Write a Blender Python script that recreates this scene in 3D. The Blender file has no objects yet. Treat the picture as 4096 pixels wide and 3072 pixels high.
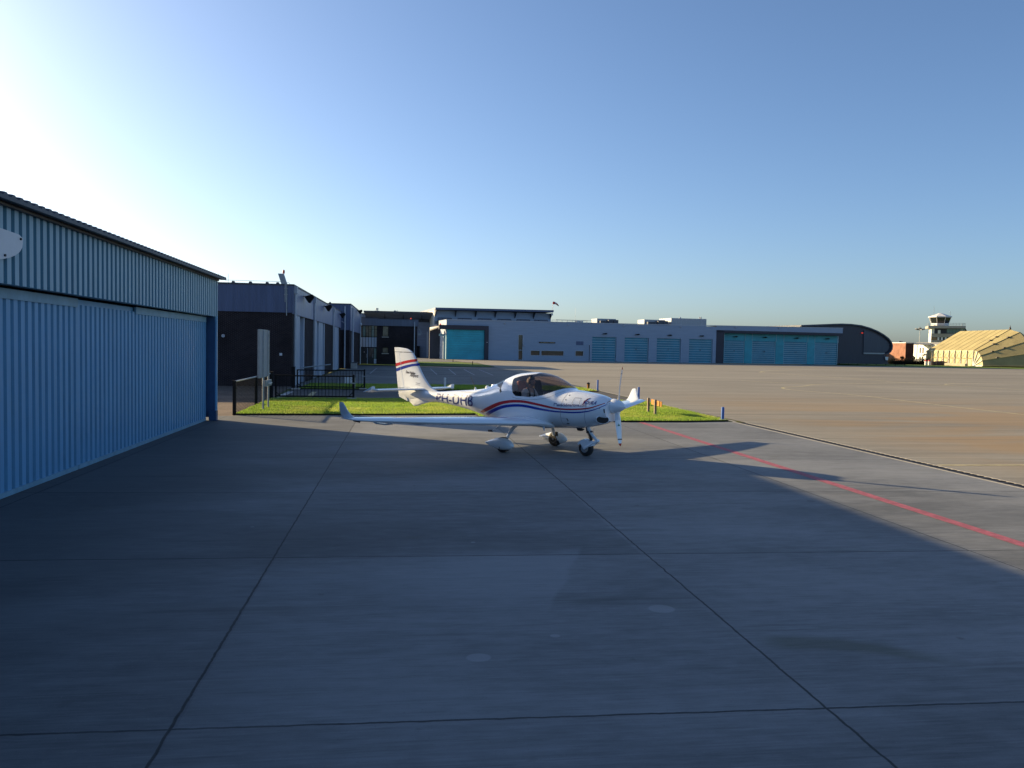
import bpy, bmesh, math, random
from mathutils import Vector, Matrix
R = math.radians
random.seed(7)
sc = bpy.context.scene
col = sc.collection
# ------------------------------------------------------------------ helpers
def tag(o, label=None, cat=None, group=None, kind=None):
    if label: o['label'] = label
    if cat: o['category'] = cat
    if group: o['group'] = group
    if kind: o['kind'] = kind
    return o

def empty(name, loc=(0, 0, 0), rz=0.0, label=None, cat=None, group=None):
    o = bpy.data.objects.new(name, None)
    col.objects.link(o)
    o.location = loc
    o.rotation_euler = (0, 0, rz)
    o.empty_display_size = 0.2
    return tag(o, label, cat, group)

def wmat(o):
    m = Matrix.Identity(4)
    while o is not None:
        m = (Matrix.Translation(o.location) @ o.rotation_euler.to_matrix().to_4x4()) @ m
        o = o.parent
    return m

class MB:
    def __init__(self):
        self.v = []; self.f = []; self.mi = []; self.m = 0
    def add(self, vs, fs):
        b = len(self.v)
        self.v += [tuple(p) for p in vs]
        for q in fs:
            self.f.append([b + i for i in q]); self.mi.append(self.m)
        return self
    def box(self, x0, x1, y0, y1, z0, z1):
        vs = [(x, y, z) for z in (z0, z1) for y in (y0, y1) for x in (x0, x1)]
        return self.add(vs, [(0, 2, 3, 1), (4, 5, 7, 6), (0, 1, 5, 4), (2, 6, 7, 3), (0, 4, 6, 2), (1, 3, 7, 5)])
    def obox(self, c, ax, ay, az):
        c, ax, ay, az = map(Vector, (c, ax, ay, az))
        vs = [c + ax * i + ay * j + az * k for k in (-.5, .5) for j in (-.5, .5) for i in (-.5, .5)]
        return self.add(vs, [(0, 2, 3, 1), (4, 5, 7, 6), (0, 1, 5, 4), (2, 6, 7, 3), (0, 4, 6, 2), (1, 3, 7, 5)])
    def quad(self, *p):
        return self.add(p, [tuple(range(len(p)))])
    def tube(self, pts, r, n=8, cap=True):
        pts = [Vector(p) for p in pts]
        rs = r if isinstance(r, (list, tuple)) else [r] * len(pts)
        vs = []; fs = []
        up = None
        for i, p in enumerate(pts):
            d = (pts[min(i + 1, len(pts) - 1)] - pts[max(i - 1, 0)])
            if d.length < 1e-9: d = Vector((0, 0, 1))
            d.normalize()
            a = Vector((0, 0, 1)) if abs(d.z) < .9 else Vector((1, 0, 0))
            u = d.cross(a).normalized(); w = d.cross(u)
            for k in range(n):
                t = 2 * math.pi * k / n
                vs.append(p + (u * math.cos(t) + w * math.sin(t)) * rs[i])
        for i in range(len(pts) - 1):
            for k in range(n):
                k2 = (k + 1) % n
                fs.append((i * n + k, i * n + k2, (i + 1) * n + k2, (i + 1) * n + k))
        if cap:
            fs.append(tuple(range(n))); fs.append(tuple(reversed(range((len(pts) - 1) * n, len(pts) * n))))
        return self.add(vs, fs)
    def loft(self, rings, cap0=True, cap1=True, closed=True):
        n = len(rings[0]); vs = [p for r in rings for p in r]; fs = []
        for i in range(len(rings) - 1):
            for k in range(n if closed else n - 1):
                k2 = (k + 1) % n
                fs.append((i * n + k, i * n + k2, (i + 1) * n + k2, (i + 1) * n + k))
        if cap0: fs.append(tuple(reversed(range(n))))
        if cap1: fs.append(tuple(range((len(rings) - 1) * n, len(rings) * n)))
        return self.add(vs, fs)
    def lathe(self, prof, c, ax, n=20):
        """prof: (distance along axis, radius)"""
        c = Vector(c); ax = Vector(ax).normalized()
        a = Vector((0, 0, 1)) if abs(ax.z) < .9 else Vector((1, 0, 0))
        u = ax.cross(a).normalized(); w = ax.cross(u)
        rings = [[c + ax * d + (u * math.cos(2 * math.pi * k / n) + w * math.sin(2 * math.pi * k / n)) * r for k in range(n)] for d, r in prof]
        return self.loft(rings)
    def prism(self, pts, off):
        """pts: 3D planar outline, extruded by vector off"""
        off = Vector(off); n = len(pts)
        vs = [Vector(p) for p in pts] + [Vector(p) + off for p in pts]
        fs = [tuple(range(n)), tuple(reversed(range(n, 2 * n)))]
        for k in range(n):
            k2 = (k + 1) % n
            fs.append((k, n + k, n + k2, k2))
        return self.add(vs, fs)
    def build(self, name, mat, parent=None, smooth=False, world=False, bevel=0, angle=35):
        me = bpy.data.meshes.new(name)
        vs = self.v
        if world and parent is not None:
            mi = wmat(parent).inverted()
            vs = [mi @ Vector(p) for p in vs]
        me.from_pydata([tuple(p) for p in vs], [], self.f)
        mats = mat if isinstance(mat, (list, tuple)) else [mat]
        for m in mats: me.materials.append(m)
        if len(mats) > 1: me.polygons.foreach_set('material_index', self.mi)
        bm = bmesh.new(); bm.from_mesh(me)
        bmesh.ops.recalc_face_normals(bm, faces=bm.faces[:])
        bm.to_mesh(me); bm.free()
        o = bpy.data.objects.new(name, me)
        col.objects.link(o)
        if parent is not None: o.parent = parent
        if smooth:
            me.polygons.foreach_set('use_smooth', [True] * len(me.polygons))
            try: me.set_sharp_from_angle(angle=R(angle))
            except Exception: pass
        if bevel:
            b = o.modifiers.new('edge', 'BEVEL'); b.width = bevel; b.segments = 2; b.limit_method = 'ANGLE'
            b.harden_normals = False
        return o

def copy_tree(o, parent=None):
    c = o.copy(); col.objects.link(c)
    if parent is not None: c.parent = parent
    for ch in [x for x in col.objects if x.parent == o]:
        copy_tree(ch, c)
    return c

# ------------------------------------------------------------------ camera model (photo pixels 4096 x 3072 -> points of the place)
F, PIT, YAW, ROL, HC = 3265.7, -.0445, .1351, .0185, 2.4
_fw = Vector((math.sin(YAW) * math.cos(PIT), math.cos(YAW) * math.cos(PIT), math.sin(PIT)))
_r = Vector((math.cos(YAW), -math.sin(YAW), 0)); _u = _r.cross(_fw)
CR = _r * math.cos(ROL) + _u * math.sin(ROL); CU = _u * math.cos(ROL) - _r * math.sin(ROL)
CO = Vector((0, 0, HC))
def ray(x, y): return _fw + CR * ((x - 2048) / F) - CU * ((y - 1536) / F)
def atY(x, y, Y):
    d = ray(x, y); return CO + d * (Y / d.y)
cam = bpy.data.cameras.new('camera'); cam.sensor_width = 36; cam.lens = F / 4096 * 36
cam.clip_start = .1; cam.clip_end = 6000
camo = bpy.data.objects.new('camera', cam); col.objects.link(camo)
camo.matrix_world = Matrix(((CR.x, CU.x, -_fw.x, 0), (CR.y, CU.y, -_fw.y, 0), (CR.z, CU.z, -_fw.z, HC), (0, 0, 0, 1)))
sc.camera = camo

# ------------------------------------------------------------------ materials
def nn(nt, t, x=0, y=0, **kw):
    n = nt.nodes.new(t); n.location = (x, y)
    for k, v in kw.items(): setattr(n, k, v)
    return n
def L(nt, a, b): nt.links.new(a, b)
def math_(nt, op, a, b=None, c=None, clamp=False):
    n = nt.nodes.new('ShaderNodeMath'); n.operation = op; n.use_clamp = clamp
    for i, v in enumerate((a, b, c)):
        if v is None: continue
        if isinstance(v, (int, float)): n.inputs[i].default_value = v
        else: nt.links.new(v, n.inputs[i])
    return n.outputs[0]
def mixc(nt, fac, a, b, mode='MIX'):
    n = nt.nodes.new('ShaderNodeMix'); n.data_type = 'RGBA'; n.blend_type = mode
    for sock, v in ((n.inputs[0], fac), (n.inputs[6], a), (n.inputs[7], b)):
        if isinstance(v, (int, float)): sock.default_value = v
        elif isinstance(v, (tuple, list)): sock.default_value = (*v[:3], 1)
        else: nt.links.new(v, sock)
    return n.outputs[2]
def noise(nt, vec, scale, detail=3, rough=.55, stretch=None, dist=0):
    if stretch:
        m = nt.nodes.new('ShaderNodeMapping'); m.inputs['Scale'].default_value = stretch
        nt.links.new(vec, m.inputs['Vector']); vec = m.outputs[0]
    n = nt.nodes.new('ShaderNodeTexNoise'); n.inputs['Scale'].default_value = scale
    n.inputs['Detail'].default_value = detail; n.inputs['Roughness'].default_value = rough
    n.inputs['Distortion'].default_value = dist
    nt.links.new(vec, n.inputs['Vector']); return n.outputs['Fac']
def ramp(nt, fac, a, b):
    n = nt.nodes.new('ShaderNodeMapRange'); n.inputs['From Min'].default_value = a; n.inputs['From Max'].default_value = b
    n.interpolation_type = 'SMOOTHSTEP'
    nt.links.new(fac, n.inputs['Value']); return n.outputs[0]
def new_mat(name):
    m = bpy.data.materials.new(name); m.use_nodes = True
    nt = m.node_tree; b = nt.nodes['Principled BSDF']
    tc = nt.nodes.new('ShaderNodeTexCoord')
    return m, nt, b, tc.outputs['Object']
def pm(name, c, rough=.6, metal=0.0, var=.12, scale=3.0, stretch=None, bump=0.0, bscale=40, coat=0.0, spec=.5):
    """plain surface with uneven tone and a little relief"""
    m, nt, b, ob = new_mat(name)
    n1 = noise(nt, ob, scale, 5, .6, stretch)
    n2 = noise(nt, ob, scale * 9, 3, .6, stretch)
    s = math_(nt, 'ADD', math_(nt, 'MULTIPLY', n1, .7), math_(nt, 'MULTIPLY', n2, .3))
    s = ramp(nt, s, .3, .7)
    lo = tuple(max(0, x * (1 - var)) for x in c); hi = tuple(min(1, x * (1 + var)) for x in c)
    L(nt, mixc(nt, s, lo, hi), b.inputs['Base Color'])
    b.inputs['Roughness'].default_value = rough; b.inputs['Metallic'].default_value = metal
    b.inputs['Specular IOR Level'].default_value = spec
    L(nt, math_(nt, 'ADD', math_(nt, 'MULTIPLY', n2, .16), rough - .08, clamp=True), b.inputs['Roughness'])
    if coat:
        b.inputs['Coat Weight'].default_value = coat; b.inputs['Coat Roughness'].default_value = .06
    if bump:
        bp = nt.nodes.new('ShaderNodeBump'); bp.inputs['Strength'].default_value = bump; bp.inputs['Distance'].default_value = .02
        L(nt, noise(nt, ob, bscale, 4, .6), bp.inputs['Height']); L(nt, bp.outputs[0], b.inputs['Normal'])
    return m

def brick_mat(name, c1, c2, mortar, w=.21, h=.062, axis='XZ', rough=.85):
    m, nt, b, ob = new_mat(name)
    sp = nt.nodes.new('ShaderNodeSeparateXYZ'); L(nt, ob, sp.inputs[0])
    cb = nt.nodes.new('ShaderNodeCombineXYZ')
    if axis == 'XZ':
        L(nt, math_(nt, 'ADD', sp.outputs[0], sp.outputs[1]), cb.inputs[0]); L(nt, sp.outputs[2], cb.inputs[1])
    else:
        L(nt, sp.outputs[0], cb.inputs[0]); L(nt, sp.outputs[1], cb.inputs[1])
    t = nt.nodes.new('ShaderNodeTexBrick'); L(nt, cb.outputs[0], t.inputs['Vector'])
    t.inputs['Color1'].default_value = (*c1, 1); t.inputs['Color2'].default_value = (*c2, 1); t.inputs['Mortar'].default_value = (*mortar, 1)
    t.inputs['Scale'].default_value = 1; t.inputs['Brick Width'].default_value = w; t.inputs['Row Height'].default_value = h
    t.inputs['Mortar Size'].default_value = .009; t.inputs['Mortar Smooth'].default_value = .2
    n1 = ramp(nt, noise(nt, ob, .6, 5), .3, .7)
    L(nt, mixc(nt, n1, mixc(nt, .35, t.outputs['Color'], (0, 0, 0), 'MIX'), t.outputs['Color']), b.inputs['Base Color'])
    b.inputs['Roughness'].default_value = rough; b.inputs['Specular IOR Level'].default_value = .12
    bp = nt.nodes.new('ShaderNodeBump'); bp.inputs['Strength'].default_value = .5; bp.inputs['Distance'].default_value = .01
    L(nt, math_(nt, 'SUBTRACT', 1.0, t.outputs['Fac']), bp.inputs['Height']); L(nt, bp.outputs[0], b.inputs['Normal'])
    return m

def rib_mat(name, c, period, axis=0, depth=.25, rough=.55, var=.12):
    """profiled sheet whose shallow ribs are relief, not colour"""
    m, nt, b, ob = new_mat(name)
    sp = nt.nodes.new('ShaderNodeSeparateXYZ'); L(nt, ob, sp.inputs[0])
    a = sp.outputs[axis] if axis < 3 else math_(nt, 'ADD', sp.outputs[0], sp.outputs[1])
    pp = math_(nt, 'PINGPONG', a, period / 2)
    h = ramp(nt, pp, period * .12, period * .26)
    bp = nt.nodes.new('ShaderNodeBump'); bp.inputs['Strength'].default_value = depth; bp.inputs['Distance'].default_value = .03
    L(nt, h, bp.inputs['Height']); L(nt, bp.outputs[0], b.inputs['Normal'])
    st = (6, 6, .4) if axis != 2 else (.4, .4, 6)
    n1 = ramp(nt, noise(nt, ob, .8, 5, .6, st), .3, .7)
    L(nt, mixc(nt, n1, tuple(x * (1 - var) for x in c), tuple(x * (1 + var) for x in c)), b.inputs['Base Color'])
    b.inputs['Roughness'].default_value = rough
    return m

def seam(nt, x, at, w, soft):
    """1 on a line at coordinate `at`, 0 off it"""
    d = math_(nt, 'ABSOLUTE', math_(nt, 'SUBTRACT', x, at))
    return math_(nt, 'SUBTRACT', 1.0, ramp(nt, d, w, w + soft))

def concrete_apron():
    m, nt, b, ob = new_mat('brushed_concrete')
    sp = nt.nodes.new('ShaderNodeSeparateXYZ'); L(nt, ob, sp.inputs[0])
    wob = math_(nt, 'MULTIPLY', math_(nt, 'SUBTRACT', noise(nt, ob, 5, 3), .5), .035)
    x = math_(nt, 'ADD', sp.outputs[0], wob)
    y = math_(nt, 'ADD', math_(nt, 'ADD', sp.outputs[1], math_(nt, 'MULTIPLY', sp.outputs[0], .0224)), wob)
    big = noise(nt, ob, .32, 4, .5)
    blot = noise(nt, ob, .55, 5, .6, (.35, 1, 1), .4)
    streak = noise(nt, ob, 1.0, 4, .65, (.35, 9, 1))
    fine = noise(nt, ob, 1.0, 5, .72, (1.6, 30, 1))
    broom = noise(nt, ob, 1.0, 3, .7, (1.1, 48, 1))
    grit = noise(nt, ob, 70, 2, .7)
    # every bay was cast on its own day: a tone per slab
    cb = nt.nodes.new('ShaderNodeCombineXYZ')
    L(nt, math_(nt, 'FLOOR', math_(nt, 'DIVIDE', math_(nt, 'SUBTRACT', x, -1.36), 4.18)), cb.inputs[0])
    L(nt, math_(nt, 'FLOOR', math_(nt, 'DIVIDE', math_(nt, 'SUBTRACT', y, 5.143), 4.127)), cb.inputs[1])
    wn = nt.nodes.new('ShaderNodeTexWhiteNoise'); wn.noise_dimensions = '2D'; L(nt, cb.outputs[0], wn.inputs['Vector'])
    mid = noise(nt, ob, 4.5, 5, .65, (.6, 1.5, 1))
    t = math_(nt, 'ADD', math_(nt, 'MULTIPLY', blot, .36), math_(nt, 'MULTIPLY', streak, .14))
    t = math_(nt, 'ADD', t, math_(nt, 'MULTIPLY', mid, .20))
    t = math_(nt, 'ADD', t, math_(nt, 'MULTIPLY', fine, .18))
    t = math_(nt, 'ADD', t, math_(nt, 'MULTIPLY', big, .12))
    t = math_(nt, 'ADD', t, math_(nt, 'MULTIPLY', math_(nt, 'SUBTRACT', wn.outputs['Value'], .5), .08))
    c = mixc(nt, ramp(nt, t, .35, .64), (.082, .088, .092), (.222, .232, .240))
    stn = ramp(nt, noise(nt, ob, .8, 4, .6, (.22, 2.6, 1), .3), .60, .72)
    c = mixc(nt, math_(nt, 'MULTIPLY', stn, .5), c, (.062, .066, .064))
    # mossy stains and washed patches
    moss = ramp(nt, noise(nt, ob, .5, 5, .6, (.6, 1.6, 1), 1.0), .62, .76)
    c = mixc(nt, math_(nt, 'MULTIPLY', moss, .55), c, (.080, .082, .050))
    hangar_shade = math_(nt, 'SUBTRACT', 1.0, ramp(nt, math_(nt, 'ADD', sp.outputs[0], math_(nt, 'MULTIPLY', math_(nt, 'SUBTRACT', noise(nt, ob, .5, 5, .6, (.6, 1, 1), .6), .5), 5.5)), -4.6, .4))
    c = mixc(nt, math_(nt, 'MULTIPLY', hangar_shade, .7), c, (.058, .064, .066))          # sky blocked by the hangar: that shade is painted into the concrete
    edge = math_(nt, 'MULTIPLY', math_(nt, 'SUBTRACT', noise(nt, ob, 1.6, 4), .5), .9)
    px0 = sp.outputs[0]
    px = math_(nt, 'SUBTRACT', math_(nt, 'ADD', sp.outputs[0], math_(nt, 'MULTIPLY', edge, .25)), math_(nt, 'MULTIPLY', math_(nt, 'SUBTRACT', sp.outputs[1], 7.4), .34)); py = math_(nt, 'ADD', sp.outputs[1], edge)
    wash = math_(nt, 'MULTIPLY', math_(nt, 'MULTIPLY', ramp(nt, px, -1.4, 1.0), math_(nt, 'SUBTRACT', 1.0, ramp(nt, px, 1.38, 1.46))),
                 math_(nt, 'MULTIPLY', ramp(nt, py, 6.9, 7.8), math_(nt, 'SUBTRACT', 1.0, ramp(nt, py, 9.2, 9.6))))
    c = mixc(nt, math_(nt, 'MULTIPLY', wash, .42), c, (.26, .275, .29))
    br = ramp(nt, broom, .56, .70)
    c = mixc(nt, math_(nt, 'MULTIPLY', br, .34), c, (.045, .048, .05))
    c = mixc(nt, math_(nt, 'MULTIPLY', ramp(nt, broom, .42, .30), .22), c, (.30, .31, .32))
    for (cx, cy, rx, ry) in ((.62, 6.18, .10, .09), (2.42, 7.22, .13, .12), (1.30, 6.6, .045, .04), (.9, 9.9, .03, .03), (-1.9, 10.9, .03, .02)):
        dx = math_(nt, 'DIVIDE', math_(nt, 'SUBTRACT', px0, cx), rx); dy = math_(nt, 'DIVIDE', math_(nt, 'SUBTRACT', sp.outputs[1], cy), ry)
        rr_ = math_(nt, 'ADD', math_(nt, 'MULTIPLY', dx, dx), math_(nt, 'MULTIPLY', dy, dy))
        c = mixc(nt, math_(nt, 'MULTIPLY', math_(nt, 'SUBTRACT', 1.0, ramp(nt, rr_, .7, 1.1)), .5), c, (.31, .32, .33))
    tm = math_(nt, 'SUBTRACT', sp.outputs[1], math_(nt, 'ADD', 6.3, math_(nt, 'MULTIPLY', math_(nt, 'POWER', math_(nt, 'SUBTRACT', sp.outputs[0], 3.0), 2.0), -.28)))
    tms = math_(nt, 'MULTIPLY', math_(nt, 'SUBTRACT', 1.0, ramp(nt, math_(nt, 'ABSOLUTE', math_(nt, 'ADD', tm, math_(nt, 'MULTIPLY', edge, .2))), .05, .22)), math_(nt, 'MULTIPLY', ramp(nt, sp.outputs[0], 2.9, 3.2), math_(nt, 'SUBTRACT', 1.0, ramp(nt, sp.outputs[0], 3.9, 4.5))))
    c = mixc(nt, math_(nt, 'MULTIPLY', tms, .55), c, (.075, .078, .05))
    spots = ramp(nt, noise(nt, ob, 3.1, 2, .4), .73, .77)
    c = mixc(nt, math_(nt, 'MULTIPLY', spots, .5), c, (.08, .08, .078))
    c = mixc(nt, math_(nt, 'MULTIPLY', ramp(nt, grit, .66, .74), .30), c, (.32, .32, .32))
    c = mixc(nt, math_(nt, 'MULTIPLY', ramp(nt, grit, .36, .27), .35), c, (.05, .05, .05))
    j = seam(nt, x, -1.391, .006, .008)
    for a in (2.876, 6.97, -5.60):
        j = math_(nt, 'MAXIMUM', j, seam(nt, x, a, .006, .008))
    py2 = math_(nt, 'PINGPONG', math_(nt, 'SUBTRACT', y, 5.143), 4.127 / 2)
    j2 = math_(nt, 'SUBTRACT', 1.0, ramp(nt, py2, .006, .016))
    j2 = math_(nt, 'MULTIPLY', j2, math_(nt, 'ADD', .45, noise(nt, ob, .9, 2)), clamp=True)
    j = math_(nt, 'MAXIMUM', j, j2)
    c = mixc(nt, math_(nt, 'MULTIPLY', j, .93), c, (.018, .019, .021))
    L(nt, c, b.inputs['Base Color'])
    L(nt, math_(nt, 'ADD', .55, math_(nt, 'MULTIPLY', streak, .35)), b.inputs['Roughness'])
    b.inputs['Specular IOR Level'].default_value = .35
    bp = nt.nodes.new('ShaderNodeBump'); bp.inputs['Strength'].default_value = .35; bp.inputs['Distance'].default_value = .006
    h = math_(nt, 'SUBTRACT', math_(nt, 'ADD', fine, math_(nt, 'MULTIPLY', grit, .5)), math_(nt, 'MULTIPLY', j, 3))
    L(nt, h, bp.inputs['Height']); L(nt, bp.outputs[0], b.inputs['Normal'])
    return m

def main_apron_mat():
    m, nt, b, ob = new_mat('worn_apron')
    sp = nt.nodes.new('ShaderNodeSeparateXYZ'); L(nt, ob, sp.inputs[0])
    big = noise(nt, ob, .05, 5, .6, (.5, 1.6, 1), .6)
    streak = noise(nt, ob, .35, 5, .7, (.25, 3.5, 1))
    fine = noise(nt, ob, 1.0, 5, .7, (2.0, 16, 1))
    grit = noise(nt, ob, 30, 3, .7)
    t = math_(nt, 'ADD', math_(nt, 'MULTIPLY', streak, .45), math_(nt, 'ADD', math_(nt, 'MULTIPLY', fine, .25), math_(nt, 'MULTIPLY', big, .3)))
    c = mixc(nt, ramp(nt, t, .33, .66), (.165, .15, .122), (.325, .30, .245))
    # iron-brown wash over the nearer bays
    rz = math_(nt, 'MULTIPLY', math_(nt, 'SUBTRACT', 1.0, ramp(nt, sp.outputs[1], 24, 50)), math_(nt, 'MULTIPLY', ramp(nt, sp.outputs[0], 11.5, 16), ramp(nt, noise(nt, ob, .16, 5, .6, (.6, 1.6, 1), 1), .30, .55)))
    c = mixc(nt, math_(nt, 'MULTIPLY', rz, .75), c, (.30, .205, .105))
    c = mixc(nt, math_(nt, 'MULTIPLY', ramp(nt, grit, .63, .72), .35), c, (.45, .40, .33))
    dk = ramp(nt, noise(nt, ob, .22, 5, .65, (.25, 2.0, 1), .5), .55, .70)
    c = mixc(nt, math_(nt, 'MULTIPLY', dk, .45), c, (.14, .125, .10))
    pale = ramp(nt, noise(nt, ob, .5, 4, .6, (.12, 2.5, 1), .3), .60, .72)
    c = mixc(nt, math_(nt, 'MULTIPLY', pale, .4), c, (.43, .39, .32))
    y = math_(nt, 'ADD', sp.outputs[1], math_(nt, 'MULTIPLY', sp.outputs[0], .0224))
    j = math_(nt, 'SUBTRACT', 1.0, ramp(nt, math_(nt, 'PINGPONG', math_(nt, 'SUBTRACT', y, 5.3), 4.127 / 2), .010, .03))
    near = math_(nt, 'SUBTRACT', 1.0, ramp(nt, sp.outputs[1], 27, 40))
    j = math_(nt, 'MULTIPLY', j, near)
    c = mixc(nt, math_(nt, 'MULTIPLY', j, .8), c, (.05, .04, .03))
    j3 = seam(nt, y, 69.3, .10, .2)
    c = mixc(nt, math_(nt, 'MULTIPLY', j3, .75), c, (.07, .06, .05))
    L(nt, c, b.inputs['Base Color']); b.inputs['Roughness'].default_value = .8; b.inputs['Specular IOR Level'].default_value = .3
    bp = nt.nodes.new('ShaderNodeBump'); bp.inputs['Strength'].default_value = .4; bp.inputs['Distance'].default_value = .015
    L(nt, math_(nt, 'ADD', fine, grit), bp.inputs['Height']); L(nt, bp.outputs[0], b.inputs['Normal'])
    return m

def asphalt_mat(name, lo, hi):
    m, nt, b, ob = new_mat(name)
    t = math_(nt, 'ADD', math_(nt, 'MULTIPLY', noise(nt, ob, .25, 5, .6), .6), math_(nt, 'MULTIPLY', noise(nt, ob, 18, 3, .7), .4))
    c = mixc(nt, ramp(nt, t, .35, .65), lo, hi)
    crack = noise(nt, ob, .8, 6, .75, None, 1.5)
    cr = math_(nt, 'SUBTRACT', 1.0, ramp(nt, math_(nt, 'ABSOLUTE', math_(nt, 'SUBTRACT', crack, .5)), .002, .008))
    c = mixc(nt, math_(nt, 'MULTIPLY', cr, .5), c, tuple(x * .4 for x in lo))
    L(nt, c, b.inputs['Base Color']); b.inputs['Roughness'].default_value = .85; b.inputs['Specular IOR Level'].default_value = .3
    bp = nt.nodes.new('ShaderNodeBump'); bp.inputs['Strength'].default_value = .4; bp.inputs['Distance'].default_value = .01
    L(nt, noise(nt, ob, 60, 3, .7), bp.inputs['Height']); L(nt, bp.outputs[0], b.inputs['Normal'])
    return m

def turf_mat(name, lo, hi, sc_=2.2):
    m, nt, b, ob = new_mat(name)
    t = math_(nt, 'ADD', math_(nt, 'MULTIPLY', noise(nt, ob, sc_ * .3, 4), .45), math_(nt, 'MULTIPLY', noise(nt, ob, sc_ * 12, 3, .7), .55))
    L(nt, mixc(nt, ramp(nt, t, .35, .65), lo, hi), b.inputs['Base Color'])
    b.inputs['Roughness'].default_value = .9; b.inputs['Specular IOR Level'].default_value = .15
    bp = nt.nodes.new('ShaderNodeBump'); bp.inputs['Strength'].default_value = .9; bp.inputs['Distance'].default_value = .05
    L(nt, noise(nt, ob, sc_ * 9, 4, .7), bp.inputs['Height']); L(nt, bp.outputs[0], b.inputs['Normal'])
    return m

def blade_mat(name, a, bcol, c3):
    m, nt, b, ob = new_mat(name)
    g = nt.nodes.new('ShaderNodeNewGeometry')
    c = mixc(nt, g.outputs['Random Per Island'], a, bcol)
    c = mixc(nt, ramp(nt, noise(nt, ob, .45, 4), .42, .66), c, c3)
    L(nt, c, b.inputs['Base Color']); b.inputs['Roughness'].default_value = .55; b.inputs['Specular IOR Level'].default_value = .25
    tr = nt.nodes.new('ShaderNodeBsdfTranslucent'); L(nt, c, tr.inputs['Color'])
    mx = nt.nodes.new('ShaderNodeMixShader'); mx.inputs[0].default_value = .5
    L(nt, b.outputs[0], mx.inputs[1]); L(nt, tr.outputs[0], mx.inputs[2])
    L(nt, mx.outputs[0], nt.nodes['Material Output'].inputs['Surface'])
    return m

def glass_mat(name, tint, gloss=.12):
    m = bpy.data.materials.new(name); m.use_nodes = True; nt = m.node_tree
    for n in list(nt.nodes):
        if n.type == 'BSDF_PRINCIPLED': nt.nodes.remove(n)
    t = nt.nodes.new('ShaderNodeBsdfTransparent'); t.inputs[0].default_value = (*tint, 1)
    g = nt.nodes.new('ShaderNodeBsdfGlossy'); g.inputs['Roughness'].default_value = .03
    lw = nt.nodes.new('ShaderNodeLayerWeight'); lw.inputs[0].default_value = .5
    mx = nt.nodes.new('ShaderNodeMixShader')
    L(nt, math_(nt, 'ADD', .04, math_(nt, 'MULTIPLY', math_(nt, 'POWER', lw.outputs['Facing'], 4.0), .7)), mx.inputs[0]); L(nt, t.outputs[0], mx.inputs[1]); L(nt, g.outputs[0], mx.inputs[2])
    L(nt, mx.outputs[0], nt.nodes['Material Output'].inputs['Surface'])
    return m
def emit_mat(name, c, s):
    m, nt, b, ob = new_mat(name)
    b.inputs['Base Color'].default_value = (*c, 1); b.inputs['Emission Color'].default_value = (*c, 1); b.inputs['Emission Strength'].default_value = s
    return m
def fabric_mat(name, c):
    m, nt, b, ob = new_mat(name)
    n1 = ramp(nt, noise(nt, ob, .35, 5, .6, None, .5), .3, .7)
    L(nt, mixc(nt, n1, tuple(x * .85 for x in c), tuple(min(1, x * 1.1) for x in c)), b.inputs['Base Color'])
    b.inputs['Roughness'].default_value = .7
    bp = nt.nodes.new('ShaderNodeBump'); bp.inputs['Strength'].default_value = .18; bp.inputs['Distance'].default_value = .2
    L(nt, noise(nt, ob, .6, 4, .6, (1, 1, 2), .8), bp.inputs['Height']); L(nt, bp.outputs[0], b.inputs['Normal'])
    return m

M = {}
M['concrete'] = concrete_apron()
M['apron'] = main_apron_mat()
M['asphalt'] = asphalt_mat('road_asphalt', (.05, .05, .05), (.10, .098, .095))
M['parking'] = asphalt_mat('parking_asphalt', (.12, .117, .11), (.22, .212, .195))
M['paver'] = brick_mat('paving_brick', (.20, .15, .12), (.27, .21, .17), (.10, .085, .07), .21, .105, 'XY')
M['turf'] = turf_mat('turf', (.045, .075, .012), (.10, .15, .025))
M['soil'] = turf_mat('soil_edge', (.02, .02, .012), (.05, .045, .02))
M['far_turf'] = turf_mat('far_turf', (.10, .15, .03), (.17, .24, .05), .8)
M['blade'] = blade_mat('grass_blade', (.18, .31, .035), (.35, .49, .07), (.41, .47, .09))
M['land'] = turf_mat('land', (.09, .11, .04), (.15, .16, .07), .05)
M['red_line'] = pm('red_marking', (.33, .085, .11), .7, var=.34, scale=7, bump=.3, bscale=60)
M['yellow_line'] = pm('yellow_strip', (.40, .345, .19), .75, var=.35, scale=3)
M['white_line'] = pm('white_marking', (.36, .36, .355), .75, var=.4, scale=3)
M['steel_dark'] = pm('dark_grate', (.035, .03, .028), .6, .3, var=.3, scale=20)
M['drain_edge'] = pm('drain_edge', (.20, .195, .19), .8, var=.2, scale=4)
M['kerb'] = pm('kerb_concrete', (.38, .36, .33), .8, var=.2, scale=4, bump=.3)
M['blue_sheet'] = pm('blue_sheet', (.115, .32, .54), .42, var=.09, scale=1.2, stretch=(3, 3, .4), spec=.5)
M['fascia_sheet'] = pm('fascia_sheet', (.235, .385, .475), .42, var=.09, scale=1.2, stretch=(3, 3, .4), spec=.5)  # lighter than the doors: its stronger sky reflection is put into the colour
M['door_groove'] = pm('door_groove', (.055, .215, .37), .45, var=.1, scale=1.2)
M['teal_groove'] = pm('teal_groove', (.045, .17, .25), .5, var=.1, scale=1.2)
M['blue_rail'] = pm('blue_rail', (.16, .33, .45), .45, var=.14, scale=2, stretch=(1, 2, 1))
M['blue_dark'] = pm('blue_post', (.018, .065, .16), .45, var=.12)
M['roof_dark'] = pm('roof_sheet', (.06, .065, .08), .5, .2, var=.2, scale=2)
M['board_grey'] = pm('board_grey', (.27, .29, .34), .5, var=.08)
M['white_sign'] = pm('sign_white', (.62, .63, .66), .4, var=.05)
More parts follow.
